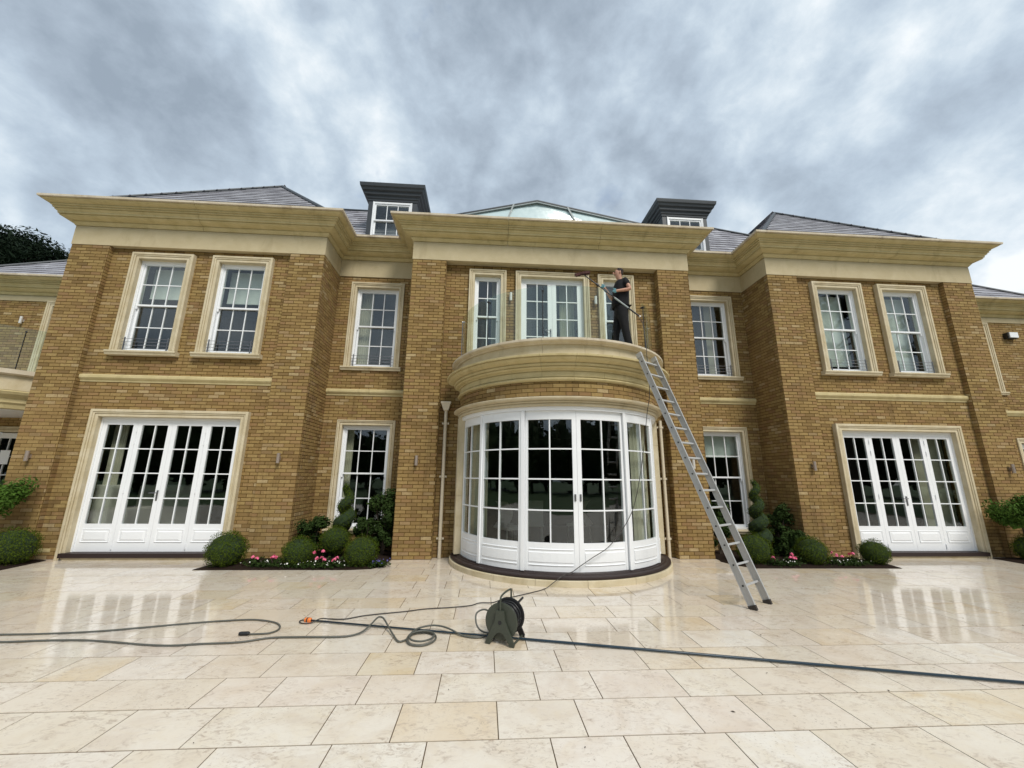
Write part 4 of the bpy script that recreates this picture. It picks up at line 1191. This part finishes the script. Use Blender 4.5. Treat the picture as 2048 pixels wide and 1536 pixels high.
ht = hose([(-3.40, 5.165, .02), (-3.50, 5.215, .012), (-3.55, 5.215, .01), (-3.56, 5.17, .01), (-3.51, 5.115, .01), (-3.42, 5.115, .01), (-3.34, 5.19, .03), (-3.25, 5.24, .012), (-3.08, 5.24, .009), (-2.92, 5.34, .009), (-2.73, 5.41, .009), (-2.45, 5.49, .009), (-2.22, 5.58, .009), (-1.92, 5.63, .009), (-1.67, 5.70, .009), (-1.55, 5.81, .009), (-1.38, 5.82, .009), (-1.24, 5.98, .009), (-1.10, 6.07, .009), (-.84, 6.26, .009), (-.59, 6.47, .012), (-.46, 6.52, .08), (-.34, 6.55, .15), (-.22, 6.64, .185),
      (-.13, 6.675, .20), (-.01, 6.67, .28), (.19, 6.68, .40), (.45, 6.71, .545), (.68, 6.775, .76), (.86, 6.82, .986), (.98, 6.82, 1.26), (1.10, 6.80, 1.76), (1.18, 6.75, 2.3), (1.24, 6.71, 2.75), (1.285, 6.69, 3.0), (1.30, 6.69, 3.3), (1.29, 6.69, 3.66), (1.30, 6.72, 3.98), (1.36, 6.93, 4.4), (1.395, 7.10, 4.58), (1.392, 7.17, 4.63)], .0062, 'hose_thin', 'hose', 'thin dark hose from the orange coupling across the patio up the bay to the pole')
def ground_pole():
    a, b = Vector((-3.44, 5.18, .018)), Vector((2.90, 3.48, .018)); d = (b-a).normalized(); e = b+d*1.3
    m = MB(); m.tube([a, a+d*2.4, a+d*2.41, e], [.0095, .0095, .0115, .0115], 12)
    o = build(m, 'cleaning_pole', M['pole'], smooth=True); tag(o, 'long dark cleaning pole lying across the patio behind the reel', 'pole')
    m = MB(); m.tube([a-d*.075, a-d*.065, a-d*.005, a+d*.005], [.020, .026, .026, .018], 12); build(m, 'coupling', M['orange'], o)
    m = MB(); m.tube([a-d*.045, a-d*.03], .0275, 12); build(m, 'coupling_ring', M['hose_thin'], o)
ground_pole()
def reel():
    o = Vector((-1.343, 4.432, 0)); ax = Vector((.231, -.106, 0)).normalized(); dp = Vector((.106, .231, 0)).normalized(); up = Vector((0, 0, 1))
    t = empty('hose_reel', o, 'dark green hose reel on a folding frame, standing on the patio', 'hose reel')
    P = lambda a, s_, z: o+ax*a+dp*s_+up*z
    def disc(s_, r, th, mat, name='flange'):
        m = MB(); n = 36
        rg = []
        for (rr, ss) in ((.02, 0), (r-.012, 0), (r, .003), (r, th-.003), (r-.012, th), (.02, th)):
            rg.append([P(rr*cos(2*math.pi*k/n), s_+ss, .205+rr*sin(2*math.pi*k/n)) for k in range(n)])
        m.loft(rg, True, True); build(m, name, mat, t)
    disc(.035, .172, .014, M['reel']); disc(.245, .172, .014, M['black_plastic'])
    m = MB(); m.tube([P(0, -.005, .205), P(0, .33, .205)], .016, 12); m.tube([P(0, .05, .205), P(0, .24, .205)], .07, 20); build(m, 'drum', M['black_plastic'], t)
    for k in range(9):
        r = .112+.012*((k*7) % 3)
        m = MB(); n = 40; m.tube([P(r*cos(2*math.pi*i/n), .063+k*.021+.004*sin(i), .205+r*sin(2*math.pi*i/n)) for i in range(n+1)], .009, 6); build(m, 'hose_turn', M['black_plastic'], t, smooth=True)
    def frame(s_, mat):
        m = MB(); th = .022
        pts = [(-.150, 0), (-.105, -.0), (-.075, .055), (-.035, .105), (0, .118), (.035, .105), (.075, .055), (.105, 0), (.150, 0), (.155, .02), (.055, .215), (.040, .31), (-.040, .31), (-.055, .215), (-.155, .02)]
        m.loft([[P(a, s_, z) for a, z in pts], [P(a, s_+th, z) for a, z in pts]], True, True)
        ob = build(m, 'side_frame', mat, t)
        m = MB(); m.tube([P(0, s_-.004, .205), P(0, s_, .205)], .018, 12); build(m, 'hub', M['black_plastic'], ob)
    frame(0, M['reel']); frame(.30, M['black_plastic'])
    for a in (-.13, .13):
        m = MB(); m.tube([P(a, .02, .014), P(a, .31, .014)], .010, 10); build(m, 'foot_bar', M['reel'], t)
    m = MB(); m.tube(smooth([P(0, .011, .30), P(0, .011, .40), P(0, .03, .435), P(0, .14, .45), P(0, .29, .445), P(0, .311, .42), P(0, .311, .30)], 5), .0095, 10); build(m, 'carry_handle', M['reel'], t, smooth=True)
    m = MB(); m.tube([P(.10, .262, .335), P(.10, .40, .345)], .012, 10); build(m, 'crank_knob', M['black_plastic'], t)
reel()

# ------------------------------------------------------------------ planting
def leaves(mb, n, fn, size, squash=.55):
    for _ in range(n):
        p, nr = fn(); p = Vector(p); nr = Vector(nr)
        nr = (nr+Vector((random.gauss(0, .5), random.gauss(0, .5), random.gauss(0, .5)))).normalized()
        a = nr.cross(Vector((random.random()-.5, random.random()-.5, random.random()-.5))).normalized(); b = nr.cross(a)
        s_ = size*random.uniform(.6, 1.35)
        mb.tone = random.choice((.02, .15, .3, .5, .75, .98))
        mb.add([p-a*s_, p-b*s_*squash+nr*s_*.15, p+a*s_, p+b*s_*squash+nr*s_*.15], [(0,1,2,3)])
def wob(d, seed):
    return 1+.045*sin(d.x*7+seed)+.04*sin(d.y*8+seed*2)+.04*sin(d.z*9+seed*3)
def rdir():
    z = random.uniform(-1, 1); t = random.uniform(0, 2*math.pi); r = math.sqrt(1-z*z); return Vector((r*cos(t), r*sin(t), z))
BALLS = {}
def ball_mesh(kind):
    if kind in BALLS: return BALLS[kind]
    sd = kind*1.7
    m = MB(); m.sphere((0, 0, 0), .90, 20, 12, (1, 1, .93), .02)
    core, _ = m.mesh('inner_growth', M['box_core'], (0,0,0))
    m = MB()
    def f():
        d = rdir(); r = wob(d, sd)*random.choice((.86, .92, .97, 1.0, 1.02, 1.05, 1.10))
        return (d.x*r, d.y*r, d.z*r*.93), d
    leaves(m, 6500, f, .036)
    lf, _ = m.mesh('foliage', M['box_leaf'], (0,0,0))
    BALLS[kind] = (core, lf); return BALLS[kind]
def box_ball(x, y, r, label, kind=0, group='clipped box balls in the flower beds', zc=None):
    zc = zc if zc is not None else r*.86
    t = empty('box_ball', (x, y, 0), label, 'clipped shrub', group)
    core, lf = ball_mesh(kind)
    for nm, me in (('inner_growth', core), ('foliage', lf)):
        o = bpy.data.objects.new(nm, me); COL.objects.link(o); o.parent = t; o.location = (0, 0, zc); o.scale = (r*.95, r*.95, r*.95); o.rotation_euler = (0, 0, random.uniform(0, 6))
    m = MB(); m.tube([(0, 0, -.02), (0, 0, zc)], .02, 6); me, og = m.mesh('stem', M['bark'], (0,0,0)); o = bpy.data.objects.new('stem', me); COL.objects.link(o); o.parent = t
box_ball(-6.14, 8.12, .335, 'round clipped box ball at the left end of the left bed, beside the garden doors', 0)
box_ball(-4.87, 8.12, .285, 'round clipped box ball in the middle of the left bed between pink roses', 1)
box_ball(-3.76, 8.12, .300, 'round clipped box ball at the right end of the left bed, nearest the bay', 2)
box_ball(-4.47, 8.80, .29, 'darker box ball at the back of the left bed under the spiral topiary', 1, zc=.36)
box_ball(-9.95, 8.30, .36, 'box ball in the bed at the far left edge of the patio', 2)
box_ball(3.84, 8.22, .325, 'round clipped box ball directly behind the foot of the ladder', 2)
box_ball(4.96, 8.12, .290, 'round clipped box ball in the middle of the right bed, between two clumps of roses', 0)
box_ball(6.25, 8.10, .265, 'smallest clipped box ball, in front of the left edge of the right garden doors', 1)
box_ball(10.05, 8.35, .30, 'box ball in the bed at the far right edge of the patio', 0)

def spiral(x, y, z0, z1, label, turns, ph):
    t = empty('spiral_topiary', (x, y, 0), label, 'topiary', 'spiral topiary trees in the recesses')
    H = z1-z0
    m = MB(); m.tube([(0, 0, 0), (0, 0, z1-.1)], .018, 8); me, og = m.mesh('stem', M['bark'], (0,0,0)); o = place('stem', me, None, (0,0,0)); o.parent = t
    mc, ml = MB(), MB()
    n = int(turns*12); rings = []
    cs = []
    for i in range(n+1):
        q = i/n; a = ph+turns*2*math.pi*q
        ro = .060*(1-q)+.040; rr = .130*(1-q)**.8+.060
        cs.append((Vector((ro*cos(a), ro*sin(a), z0+rr*.6+(H-rr)*q)), rr))
    mc.tube([c for c, r in cs], [r*.82 for c, r in cs], 9)
    def f():
        c, r = random.choice(cs); d = rdir(); return c+d*r*random.uniform(.88, 1.05), d
    leaves(ml, 4200, f, .0125)
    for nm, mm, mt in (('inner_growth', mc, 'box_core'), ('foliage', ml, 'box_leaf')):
        me, og = mm.mesh(nm, M[mt], (0,0,0)); o = place(nm, me, None, (0,0,0)); o.parent = t
spiral(-4.40, 9.05, .42, 1.42, 'spiral topiary in front of the lower window left of the bay', 2.4, 1.2)
spiral(4.55, 9.02, .22, 1.60, 'taller spiral topiary in the right recess beyond the ladder', 3.6, 3.9)

def shrub(x, y, w, d, h, label, name='shrub', leaf='dark_leaf', size=.035, n=900, z0=0.05, cat='shrub', stems=7, bloom=None, group=None):
    t = empty(name, (x, y, 0), label, cat, group)
    m = MB()
    tips = []
    for i in range(stems):
        a = random.uniform(0, 6.28); q = random.uniform(.3, 1)
        tip = Vector((cos(a)*w*.42*q, sin(a)*d*.42*q, z0+(h-z0)*random.uniform(.6, .97)))
        m.tube(smooth([(random.uniform(-.04, .04), random.uniform(-.04, .04), 0), (tip.x*.4, tip.y*.4, tip.z*.5), tip], 3), .008, 5); tips.append(tip)
    me, og = m.mesh('stem', M['bark'], (0,0,0)); o = place('stem', me, None, (0,0,0)); o.parent = t
    m = MB()
    cl = [(Vector((random.gauss(0, .22)*w, random.gauss(0, .22)*d, z0+(h-z0)*random.uniform(.05, .85))), random.uniform(.12, .22)*min(w, h)) for _ in range(26)]+[(tp, .10*h+.03) for tp in tips]
    def f():
        c, r = random.choice(cl); dd = rdir(); p = c+dd*r*random.random()**.4
        p.x = max(-w/2, min(w/2, p.x)); p.y = max(-d/2, min(d/2, p.y)); p.z = max(.02, min(h*1.02, p.z))
        return p, dd+Vector((0, -.3, .4))
    leaves(m, n, f, size, .6)
    me, og = m.mesh('foliage', M[leaf], (0,0,0)); o = place('foliage', me, None, (0,0,0)); o.parent = t
    return t
shrub(-4.98, 9.0, .72, .6, .80, 'dark leafy shrub in the corner left of the spiral topiary', size=.030, n=3200)
shrub(-3.62, 9.15, .62, .7, 1.32, 'tall glossy dark shrub against the pier at the right of the left recess', size=.034, n=4200, stems=11)
shrub(-3.95, 9.0, .45, .5, .75, 'lower dark glossy shrub under the right part of the left recess window', size=.030, n=2400)
shrub(3.66, 9.1, .5, .6, 1.12, 'dark glossy shrub behind the ladder below the lower window', size=.032, n=2600)
shrub(5.12, 9.15, .46, .5, 1.12, 'dark green shrub in the corner right of the tall spiral topiary', size=.030, n=3200)
shrub(4.98, 8.72, .8, .5, .55, 'low spreading dark shrub in front of the right recess corner', size=.030, n=2800)
def mophead(x, y, zc, rx, rz, label, n=5200):
    t = empty('standard_bush', (x, y, 0), label, 'bush')
    m = MB(); m.tube(smooth([(0, 0, 0), (.03, 0, zc*.5), (0, 0, zc)], 4), .025, 8); m.tube([(0, 0, zc-.35), (.2, .05, zc-.05)], .014, 6); m.tube([(0, 0, zc-.3), (-.2, -.05, zc)], .014, 6)
    me, og = m.mesh('trunk', M['bark'], (0,0,0)); o = place('trunk', me, None, (0,0,0)); o.parent = t
    cl = [Vector((random.gauss(0, .42)*rx, random.gauss(0, .42)*rx, zc+random.gauss(0, .38)*rz)) for _ in range(40)]
    m = MB()
    def f():
        c = random.choice(cl); dd = rdir(); return c+dd*rx*.40*random.random()**.4, dd+Vector((0, -.2, .5))
    leaves(m, n, f, .034, .45); me, og = m.mesh('foliage', M['bush_leaf'], (0,0,0)); o = place('foliage', me, None, (0,0,0)); o.parent = t
mophead(-10.45, 8.25, 1.14, .44, .26, 'bright green bush on a stem at the far left edge, above the box ball')
mophead(9.95, 8.35, .97, .42, .26, 'dark green bush on a stem at the far right edge beside the outer pier')

# beds of soil
def bed(pts, label):
    n = len(pts); c = Vector((sum(p[0] for p in pts)/n, sum(p[1] for p in pts)/n))
    m = MB(); r0 = [(p[0], p[1], .0) for p in pts]
    r1 = [(p[0]+(c.x-p[0])*.01, p[1]+(c.y-p[1])*.03, .012) for p in pts]
    r2 = [(p[0]+(c.x-p[0])*.25, p[1]+(c.y-p[1])*.35, .045) for p in pts]
    m.loft([r0, r1, r2], True, True)
    o = build(m, 'flower_bed', M['soil']); tag(o, label, 'flower bed')
bed([(-6.52, 7.86), (-3.84, 7.83), (-3.50, 7.90), (-3.33, 8.10), (-3.335, 8.74), (-3.34, 9.74), (-5.34, 9.74), (-5.35, 8.74), (-6.45, 8.73)], 'dark soil bed filling the recess left of the bay')
bed([(3.36, 8.12), (3.58, 7.83), (6.46, 7.78), (6.60, 8.30), (6.45, 8.73), (5.35, 8.74), (5.34, 9.74), (3.34, 9.74), (3.335, 8.62), (3.27, 8.45)], 'dark soil bed filling the recess right of the bay')
bed([(-12, 7.88), (-9.62, 7.9), (-9.66, 8.3), (-9.72, 8.74), (-10.8, 8.74), (-12.0, 8.74)], 'dark soil strip at the far left pier')
bed([(9.50, 8.15), (9.6, 7.95), (12, 7.95), (12, 8.74), (10.8, 8.74), (9.56, 8.72)], 'dark soil strip at the far right pier')
# scattered leaf litter on the paving
def litter():
    m = MB()
    for _ in range(70):
        x = random.uniform(-8, 7); y = random.choice((random.uniform(7.0, 7.8), random.uniform(2.8, 7.5)))
        if abs(x) < 2.4 and y > 6.2: continue
        a = random.uniform(0, 6.28); r = random.uniform(.006, .017)
        m.add([(x+r*cos(a), y+r*sin(a), .003), (x-r*.4*sin(a), y+r*.4*cos(a), .006), (x-r*cos(a), y-r*sin(a), .003), (x+r*.4*sin(a), y-r*.4*cos(a), .002)], [(0,1,2,3)])
    o = build(m, 'leaf_litter', M['bark']); o['kind'] = 'stuff'; o['label'] = 'scattered scraps of dark leaf litter on the wet paving'; o['category'] = 'litter'
litter()
# roses
def rose(x, y, blooms, label, col='pink', group='rose plants in the beds'):
    t = shrub(x, y, .34, .26, .17, label, 'rose_plant', 'dark_leaf', .022, 200, .02, 'rose', 5, group=group)
    for (bx, bz) in blooms:
        m = MB(); by = -.06+random.uniform(-.02, .02)
        for k in range(16):
            d = rdir(); d.z = abs(d.z); 
            c = Vector((bx, by, bz))+d*random.uniform(.008, .030); nr = (d+Vector((0, 0, .25))).normalized(); a = nr.cross(Vector((0, .2, 1))).normalized(); b = nr.cross(a); s_ = random.uniform(.016, .026)
            m.add([c-a*s_, c-b*s_+nr*.006, c+a*s_, c+b*s_+nr*.006, c-nr*.004], [(0,1,4), (1,2,4), (2,3,4), (3,0,4)])
        me, og = m.mesh('bloom', M[col], (0,0,0)); o = place('bloom', me, None, (0,0,0)); o.parent = t
        m = MB(); m.tube([(bx*.4, by*.4, .02), (bx, by, bz)], .004, 5); me, og = m.mesh('stalk', M['dark_leaf'], (0,0,0)); o = place('stalk', me, None, (0,0,0)); o.parent = t
rose(-5.58, 8.05, [(-.02, .185), (.05, .16)], 'pink rose nearest the left end box ball')
rose(-5.24, 8.05, [(0, .19), (.045, .175), (-.03, .17)], 'pink rose just left of the middle box ball of the left bed')
rose(-4.42, 8.05, [(-.13, .255), (.03, .285), (-.06, .16), (.01, .165), (.07, .14)], 'pink rose with five blooms right of the middle box ball of the left bed')
rose(-4.16, 8.02, [(0, .15), (.03, .17), (-.02, .13)], 'deeper pink rose beside the right box ball of the left bed')
rose(4.02, 8.0, [(0, .17), (.02, .13)], 'pink rose just right of the ladder foot')
rose(4.46, 8.05, [(-.02, .215), (.0, .155), (.04, .15), (-.05, .16)], 'bright pink rose left of the middle box ball of the right bed')
rose(5.30, 8.05, [(-.03, .24), (.05, .20)], 'pale pink rose right of the middle box ball of the right bed')
rose(5.66, 8.05, [(-.20, .175), (.03, .23), (-.03, .21)], 'pink rose beside the smallest box ball')
def carpet(cx, cy, w, d, name, label, petal, n):
    m = MB(); m.cur = 0
    leaves(m, n, lambda: ((cx+random.gauss(0, w/4), cy+random.gauss(0, d/4), .03+random.random()*.06), (0, -.2, 1)), .020)
    m.cur = 1
    leaves(m, n//30, lambda: ((cx+random.gauss(0, w/4), cy+random.gauss(0, d/4), .07+random.random()*.06), (0, -.6, 1)), .013, .9)
    o = build(m, name, [M['dark_leaf'], M[petal]]); o['kind'] = 'stuff'; o['label'] = label; o['category'] = 'bedding plants'
carpet(-4.5, 7.98, 1.4, .3, 'bedding_plants', 'low green and white bedding plants along the front edge of the left bed', 'white_petal', 1500)
carpet(-5.42, 8.02, .5, .2, 'bedding_plants', 'white bedding flowers between the two leftmost pink roses', 'white_petal', 420)
carpet(-3.42, 8.08, .3, .3, 'bedding_plants', 'small violet flowers at the right corner of the left bed', 'violet', 700)
carpet(4.3, 8.0, .5, .25, 'bedding_plants', 'white bedding flowers right of the ladder foot', 'white_petal', 620)
carpet(5.62, 7.98, .9, .25, 'bedding_plants', 'white bedding flowers right of the middle box ball of the right bed', 'white_petal', 700)
carpet(9.75, 8.1, .3, .25, 'bedding_plants', 'small white flowers in the far right bed', 'white_petal', 300)

# ------------------------------------------------------------------ trees
def pine(x, y, h, w, label, clumps=60, per=170, flat=.35, base=.55, size=.16):
    t = empty('pine_tree', (x, y, 0), label, 'tree')
    m = MB(); m.tube(smooth([(0, 0, 0), (.2, .1, h*.4), (-.1, .2, h*.93)], 5), [.35*(1-i/13)+.06 for i in range(11)], 10)
    cl = []
    for _ in range(clumps):
        a = random.uniform(0, 6.28); q = random.random()**.6
        zz = base+(.98-base)*random.random(); rr = w*q*math.sqrt(max(.05, 1-((zz-base)/(1-base))**2))
        cl.append((Vector((rr*cos(a), rr*sin(a), zz*h)), random.uniform(.09, .17)*min(w, 10)))
    for c, r in cl[::2]: m.tube([(0, .1, c.z*.86), (c.x*.5, c.y*.5, c.z*.93), tuple(c)], [.09, .06, .025], 5)
    me, og = m.mesh('trunk', M['bark'], (0,0,0)); o = place('trunk', me, None, (0,0,0)); o.parent = t
    m = MB()
    for c, r in cl:
        def f():
            d = rdir(); rr = r*random.random()**.35; return (c.x+d.x*rr*1.3, c.y+d.y*rr*1.3, c.z+d.z*rr*.55), d+Vector((0, 0, .5))
        leaves(m, per, f, size, .3)
    me, og = m.mesh('crown', M['pine_leaf'], (0,0,0)); o = place('crown', me, None, (0,0,0)); o.parent = t
pine(-41.0, 30, 19.3, 11.5, 'dark pine tree rising beyond the far left roof', 330, 420, size=.16, base=.66)
pine(27.0, -12.5, 17.5, 6.0, 'tall pine standing in the garden behind the camera, mirrored in the right wing windows', 60, 140, size=.22, base=.35)
def woodland():
    m = MB()
    for i in range(46):
        a = rad(180+ (i-23)*4.6); R = random.uniform(34, 44); x, y = -sin(a)*R*1.35, cos(a)*R
        h = random.uniform(8.0, 12.5); w = random.uniform(3.2, 5)
        m.tone = .5; m.tube([(x, y, -.1), (x, y, h*.5)], .25, 6)
        def f():
            d = rdir(); q = random.random()**.3; zz = h*.52+d.z*h*.46*q
            return (x+d.x*w*q, y+d.y*w*q, max(.2, zz)), d
        m.sphere((x, y, h*.5), 1.0, 10, 7, (w*.8, w*.8, h*.42), .06)
        leaves(m, 620, f, .42, .7)
    o = build(m, 'woodland', M['wood_leaf']); o['kind'] = 'stuff'; o['label'] = 'belt of trees at the far side of the garden, mirrored in the glass'; o['category'] = 'woodland'
woodland()

# ------------------------------------------------------------------ the man on the balcony
def skin_obj(name, verts, edges, radii, mat, parent, sub=2, root=0):
    me = bpy.data.meshes.new(name); me.from_pydata([tuple(v) for v in verts], edges, []); me.materials.append(mat)
    o = bpy.data.objects.new(name, me); COL.objects.link(o)
    o.parent = parent
    md = o.modifiers.new('skin', 'SKIN'); md.use_smooth_shade = True
    for i, r in enumerate(radii):
        sv = me.skin_vertices[0].data[i]; sv.radius = r if isinstance(r, tuple) else (r, r); sv.use_root = (i == root)
    ss = o.modifiers.new('subdivision', 'SUBSURF'); ss.levels = sub; ss.render_levels = sub
    return o
def man():
    K = 7.35/7.25
    OX, OY, OZ = 1.10, 7.35, 3.968
    t = empty('person', (OX, OY, OZ), 'man in black work clothes washing the balcony windows with a long brush pole', 'person')
    def q(x, y, z):    # measured point at depth 7.25 moved to 7.35
        return Vector((-1.533+(x+1.533)*K-OX, y-OY, 1.6+(z-1.6)*K-OZ))
    Y = 7.35
    # body: pelvis root, spine, neck, head, arms, legs
    V, Ed, Rr = [], [], []
    def add(p, r, prev=None):
        V.append(p); Rr.append(r); i = len(V)-1
        if prev is not None: Ed.append((prev, i))
        return i
    pel = add(q(1.065, Y, 4.84), (.085, .100))
    sp = add(q(1.07, Y, 5.02), (.075, .10), pel); ch = add(q(1.085, Y, 5.27), (.080, .115), sp); nb = add(q(1.085, Y, 5.43), (.050, .055), ch)
    nk = add(q(1.065, Y, 5.505), (.052, .052), nb); h0 = add(q(1.050, Y, 5.575), (.075, .066), nk); h1 = add(q(1.055, Y, 5.655), (.088, .072), h0); add(q(1.062, Y, 5.715), (.062, .054), h1)
    nsh = add(q(1.125, Y-.165, 5.385), (.045, .045), ch); ne = add(q(1.195, Y-.225, 5.185), (.043, .043), nsh); nw = add(q(.955, Y-.195, 5.155), (.028, .028), ne); nh = add(q(.905, Y-.180, 5.150), (.030, .038), nw)
    fsh = add(q(1.075, Y+.165, 5.37), (.045, .045), ch); fe = add(q(.945, Y+.10, 5.08), (.043, .043), fsh); fw = add(q(.745, Y-.09, 5.22), (.028, .028), fe); fh = add(q(.70, Y-.105, 5.265), (.030, .036), fw)
    nhip = add(q(1.065, Y-.09, 4.74), (.070, .066), pel); nk_ = add(q(1.10, Y-.10, 4.37), (.064, .064), nhip); na = add(q(1.165, Y-.10, 3.99), (.042, .042), nk_)
    fhip = add(q(1.055, Y+.09, 4.74), (.070, .066), pel); fk = add(q(.965, Y+.10, 4.37), (.064, .064), fhip); fa = add(q(.945, Y+.10, 3.99), (.042, .042), fk)
    body = skin_obj('body', V, Ed, Rr, M['skin'], t)
    # fingers
    for (hc, dirv) in ((V[nh], Vector((-.75, .25, .55))), (V[fh], Vector((-.6, .1, .75)))):
        for i in range(5):
            if i < 4:
                off = Vector((-.012+.018*i*.7, -.01, -.03+.017*i)); a = hc+off+Vector((-.01, -.02, 0))
                skin_obj('finger', [a, a+Vector((-.024, -.022, .004)), a+Vector((-.040, -.006, .006)), a+Vector((-.036, .014, .004))], [(0,1), (1,2), (2,3)], [.0095, .009, .008, .007], M['glove'], body, 1)
            else:
                a = hc+Vector((.0, .0, .03)); skin_obj('thumb', [a, a+Vector((-.02, -.005, .022)), a+Vector((-.038, -.012, .018))], [(0,1), (1,2)], [.011, .010, .008], M['glove'], body, 1)
        m = MB(); m.sphere(hc, .040, 10, 7, (1, .8, 1)); me, og = m.mesh('glove', M['glove'], (0,0,0), True); g = place('glove', me, None, (0,0,0)); g.parent = t
    # head details
    def small(mb, name, mat, par): 
        me, og = mb.mesh(name, M[mat], (0,0,0), True); o = place(name, me, None, (0,0,0)); o.parent = par; return o
    m = MB(); hc = q(1.052, Y, 5.625)
    m.sphere(hc+Vector((-.098, 0, -.005)), .018, 8, 6, (1.1, .7, 1.3)); small(m, 'nose', 'skin', body)
    for sy in (-1, 1):
        m = MB(); m.sphere(hc+Vector((.012, sy*.076, 0)), .026, 8, 6, (.6, .35, 1.2)); small(m, 'ear', 'skin', body)
        m = MB(); m.sphere(hc+Vector((-.084, sy*.034, .014)), .006, 8, 6); small(m, 'eye', 'hair', body)
    m = MB(); m.sphere(hc+Vector((-.086, 0, -.045)), .014, 8, 6, (.5, 1.4, .4)); small(m, 'mouth', 'brush', body)
    m = MB()
    m.sphere(hc+Vector((.026, 0, .050)), .084, 16, 10, (1.0, .88, .80), .035); m.sphere(hc+Vector((.048, 0, .005)), .064, 12, 8, (.75, 1.0, 1.1), .04)
    small(m, 'hair', 'hair', t)
    # shirt
    f = lambda x, dy, z: q(x, Y+dy, z)
    skin_obj('shirt', [f(1.065, 0, 4.90), f(1.07, 0, 5.03), f(1.085, 0, 5.27), f(1.088, 0, 5.40), f(1.08, 0, 5.455), f(1.125, -.165, 5.405), f(1.172, -.205, 5.27), f(1.075, .165, 5.385), f(1.02, .145, 5.24)],
             [(0,1), (1,2), (2,3), (3,4), (2,5), (5,6), (2,7), (7,8)], [(.150, .180), (.140, .170), (.150, .195), (.120, .15), (.078, .078), (.092, .092), (.072, .072), (.092, .092), (.072, .072)], M['shirt'], t, root=1)
    # trousers
    skin_obj('trousers', [f(1.065, 0, 4.97), f(1.065, 0, 4.82), f(1.065, -.085, 4.72), f(1.10, -.10, 4.37), f(1.165, -.105, 4.02), f(1.055, .085, 4.72), f(.965, .10, 4.37), f(.945, .105, 4.02)],
             [(0,1), (1,2), (2,3), (3,4), (1,5), (5,6), (6,7)], [(.138, .155), (.145, .165), (.112, .104), (.080, .080), (.074, .072), (.112, .104), (.080, .080), (.074, .072)], M['trouser'], t, root=1)
    for x, dy in ((1.145, -.105), (.925, .105)):
        m = MB(); m.loft([[(*(f(x, dy, 0).xy+Vector(p)), z) for p in ((-.17, -.045), (-.19, 0), (-.17, .045), (.07, .045), (.085, 0), (.07, -.045))] for z in (.0, .055)], True, True)
        m.loft([[(*(f(x, dy, 0).xy+Vector(p)), .055) for p in ((-.06, -.042), (-.07, 0), (-.06, .042), (.07, .042), (.08, 0), (.07, -.042))], [(*(f(x, dy, 0).xy+Vector(p)), .13) for p in ((-.03, -.04), (-.04, 0), (-.03, .04), (.06, .04), (.07, 0), (.06, -.04))]], True, True)
        small(m, 'boot', 'boot', t)
man()
def brush_pole():
    e = Vector((1.394, 7.18, 4.697)); b = Vector((.34, 7.24, 5.565))
    # points on the sight lines of the two ends
    d = (b-e).normalized(); L = (b-e).length
    t = empty('brush_pole', e, 'black and grey telescopic pole with a red bristle brush held by the man', 'window cleaning brush')
    m = MB(); m.tube([e, e+d*.62], .016, 10); build(m, 'lower_tube', M['black_plastic'], t)
    m = MB(); m.tube([e+d*.26, e+d*.60], .0172, 10); build(m, 'grip', M['grey_frame'], t)
    m = MB(); m.tube([e+d*.62, b], .0115, 10); build(m, 'upper_tube', M['black_plastic'], t)
    for s_ in (.78, .98):
        m = MB(); m.tube([e+d*s_, e+d*(s_+.06)], .022, 10); m.obox(e+d*(s_+.03)+Vector((0, 0, .02)), d, Vector((0, 1, 0)), d.cross(Vector((0, 1, 0))), (.03, .010, .012)); build(m, 'clamp', M['black_plastic'], t)
    m = MB(); m.tube([e-d*.005, e-d*.03], .021, 10); build(m, 'end_cap', M['light_white'], t)
    c = b+Vector((-.02, .0, .01)); ax = Vector((.97, -.1, .15)).normalized(); up = Vector((-.12, 0, 1)).normalized(); ay = up.cross(ax).normalized()
    m = MB(); m.obox(c-ax*.06, (ax+up*.25).normalized(), ay, up, (.075, .030, .018)); m.obox(c+ax*.065+up*.012, (ax-up*.05).normalized(), ay, up, (.065, .032, .022)); build(m, 'brush_head', M['brush'], t)
    m = MB()
    for i in range(420):
        p = c+ax*random.uniform(-.15, .15)+ay*random.uniform(-.035, .035); s_ = random.choice((-1, 1))
        q_ = p+up*random.uniform(.02, .045)*(1 if random.random() < .75 else -1)+ax*random.uniform(-.02, .02)
        m.add([p-ax*.003, p+ax*.003, q_+ax*.002, q_-ax*.002], [(0,1,2,3)])
    build(m, 'bristles', M['brush'], t)
brush_pole()
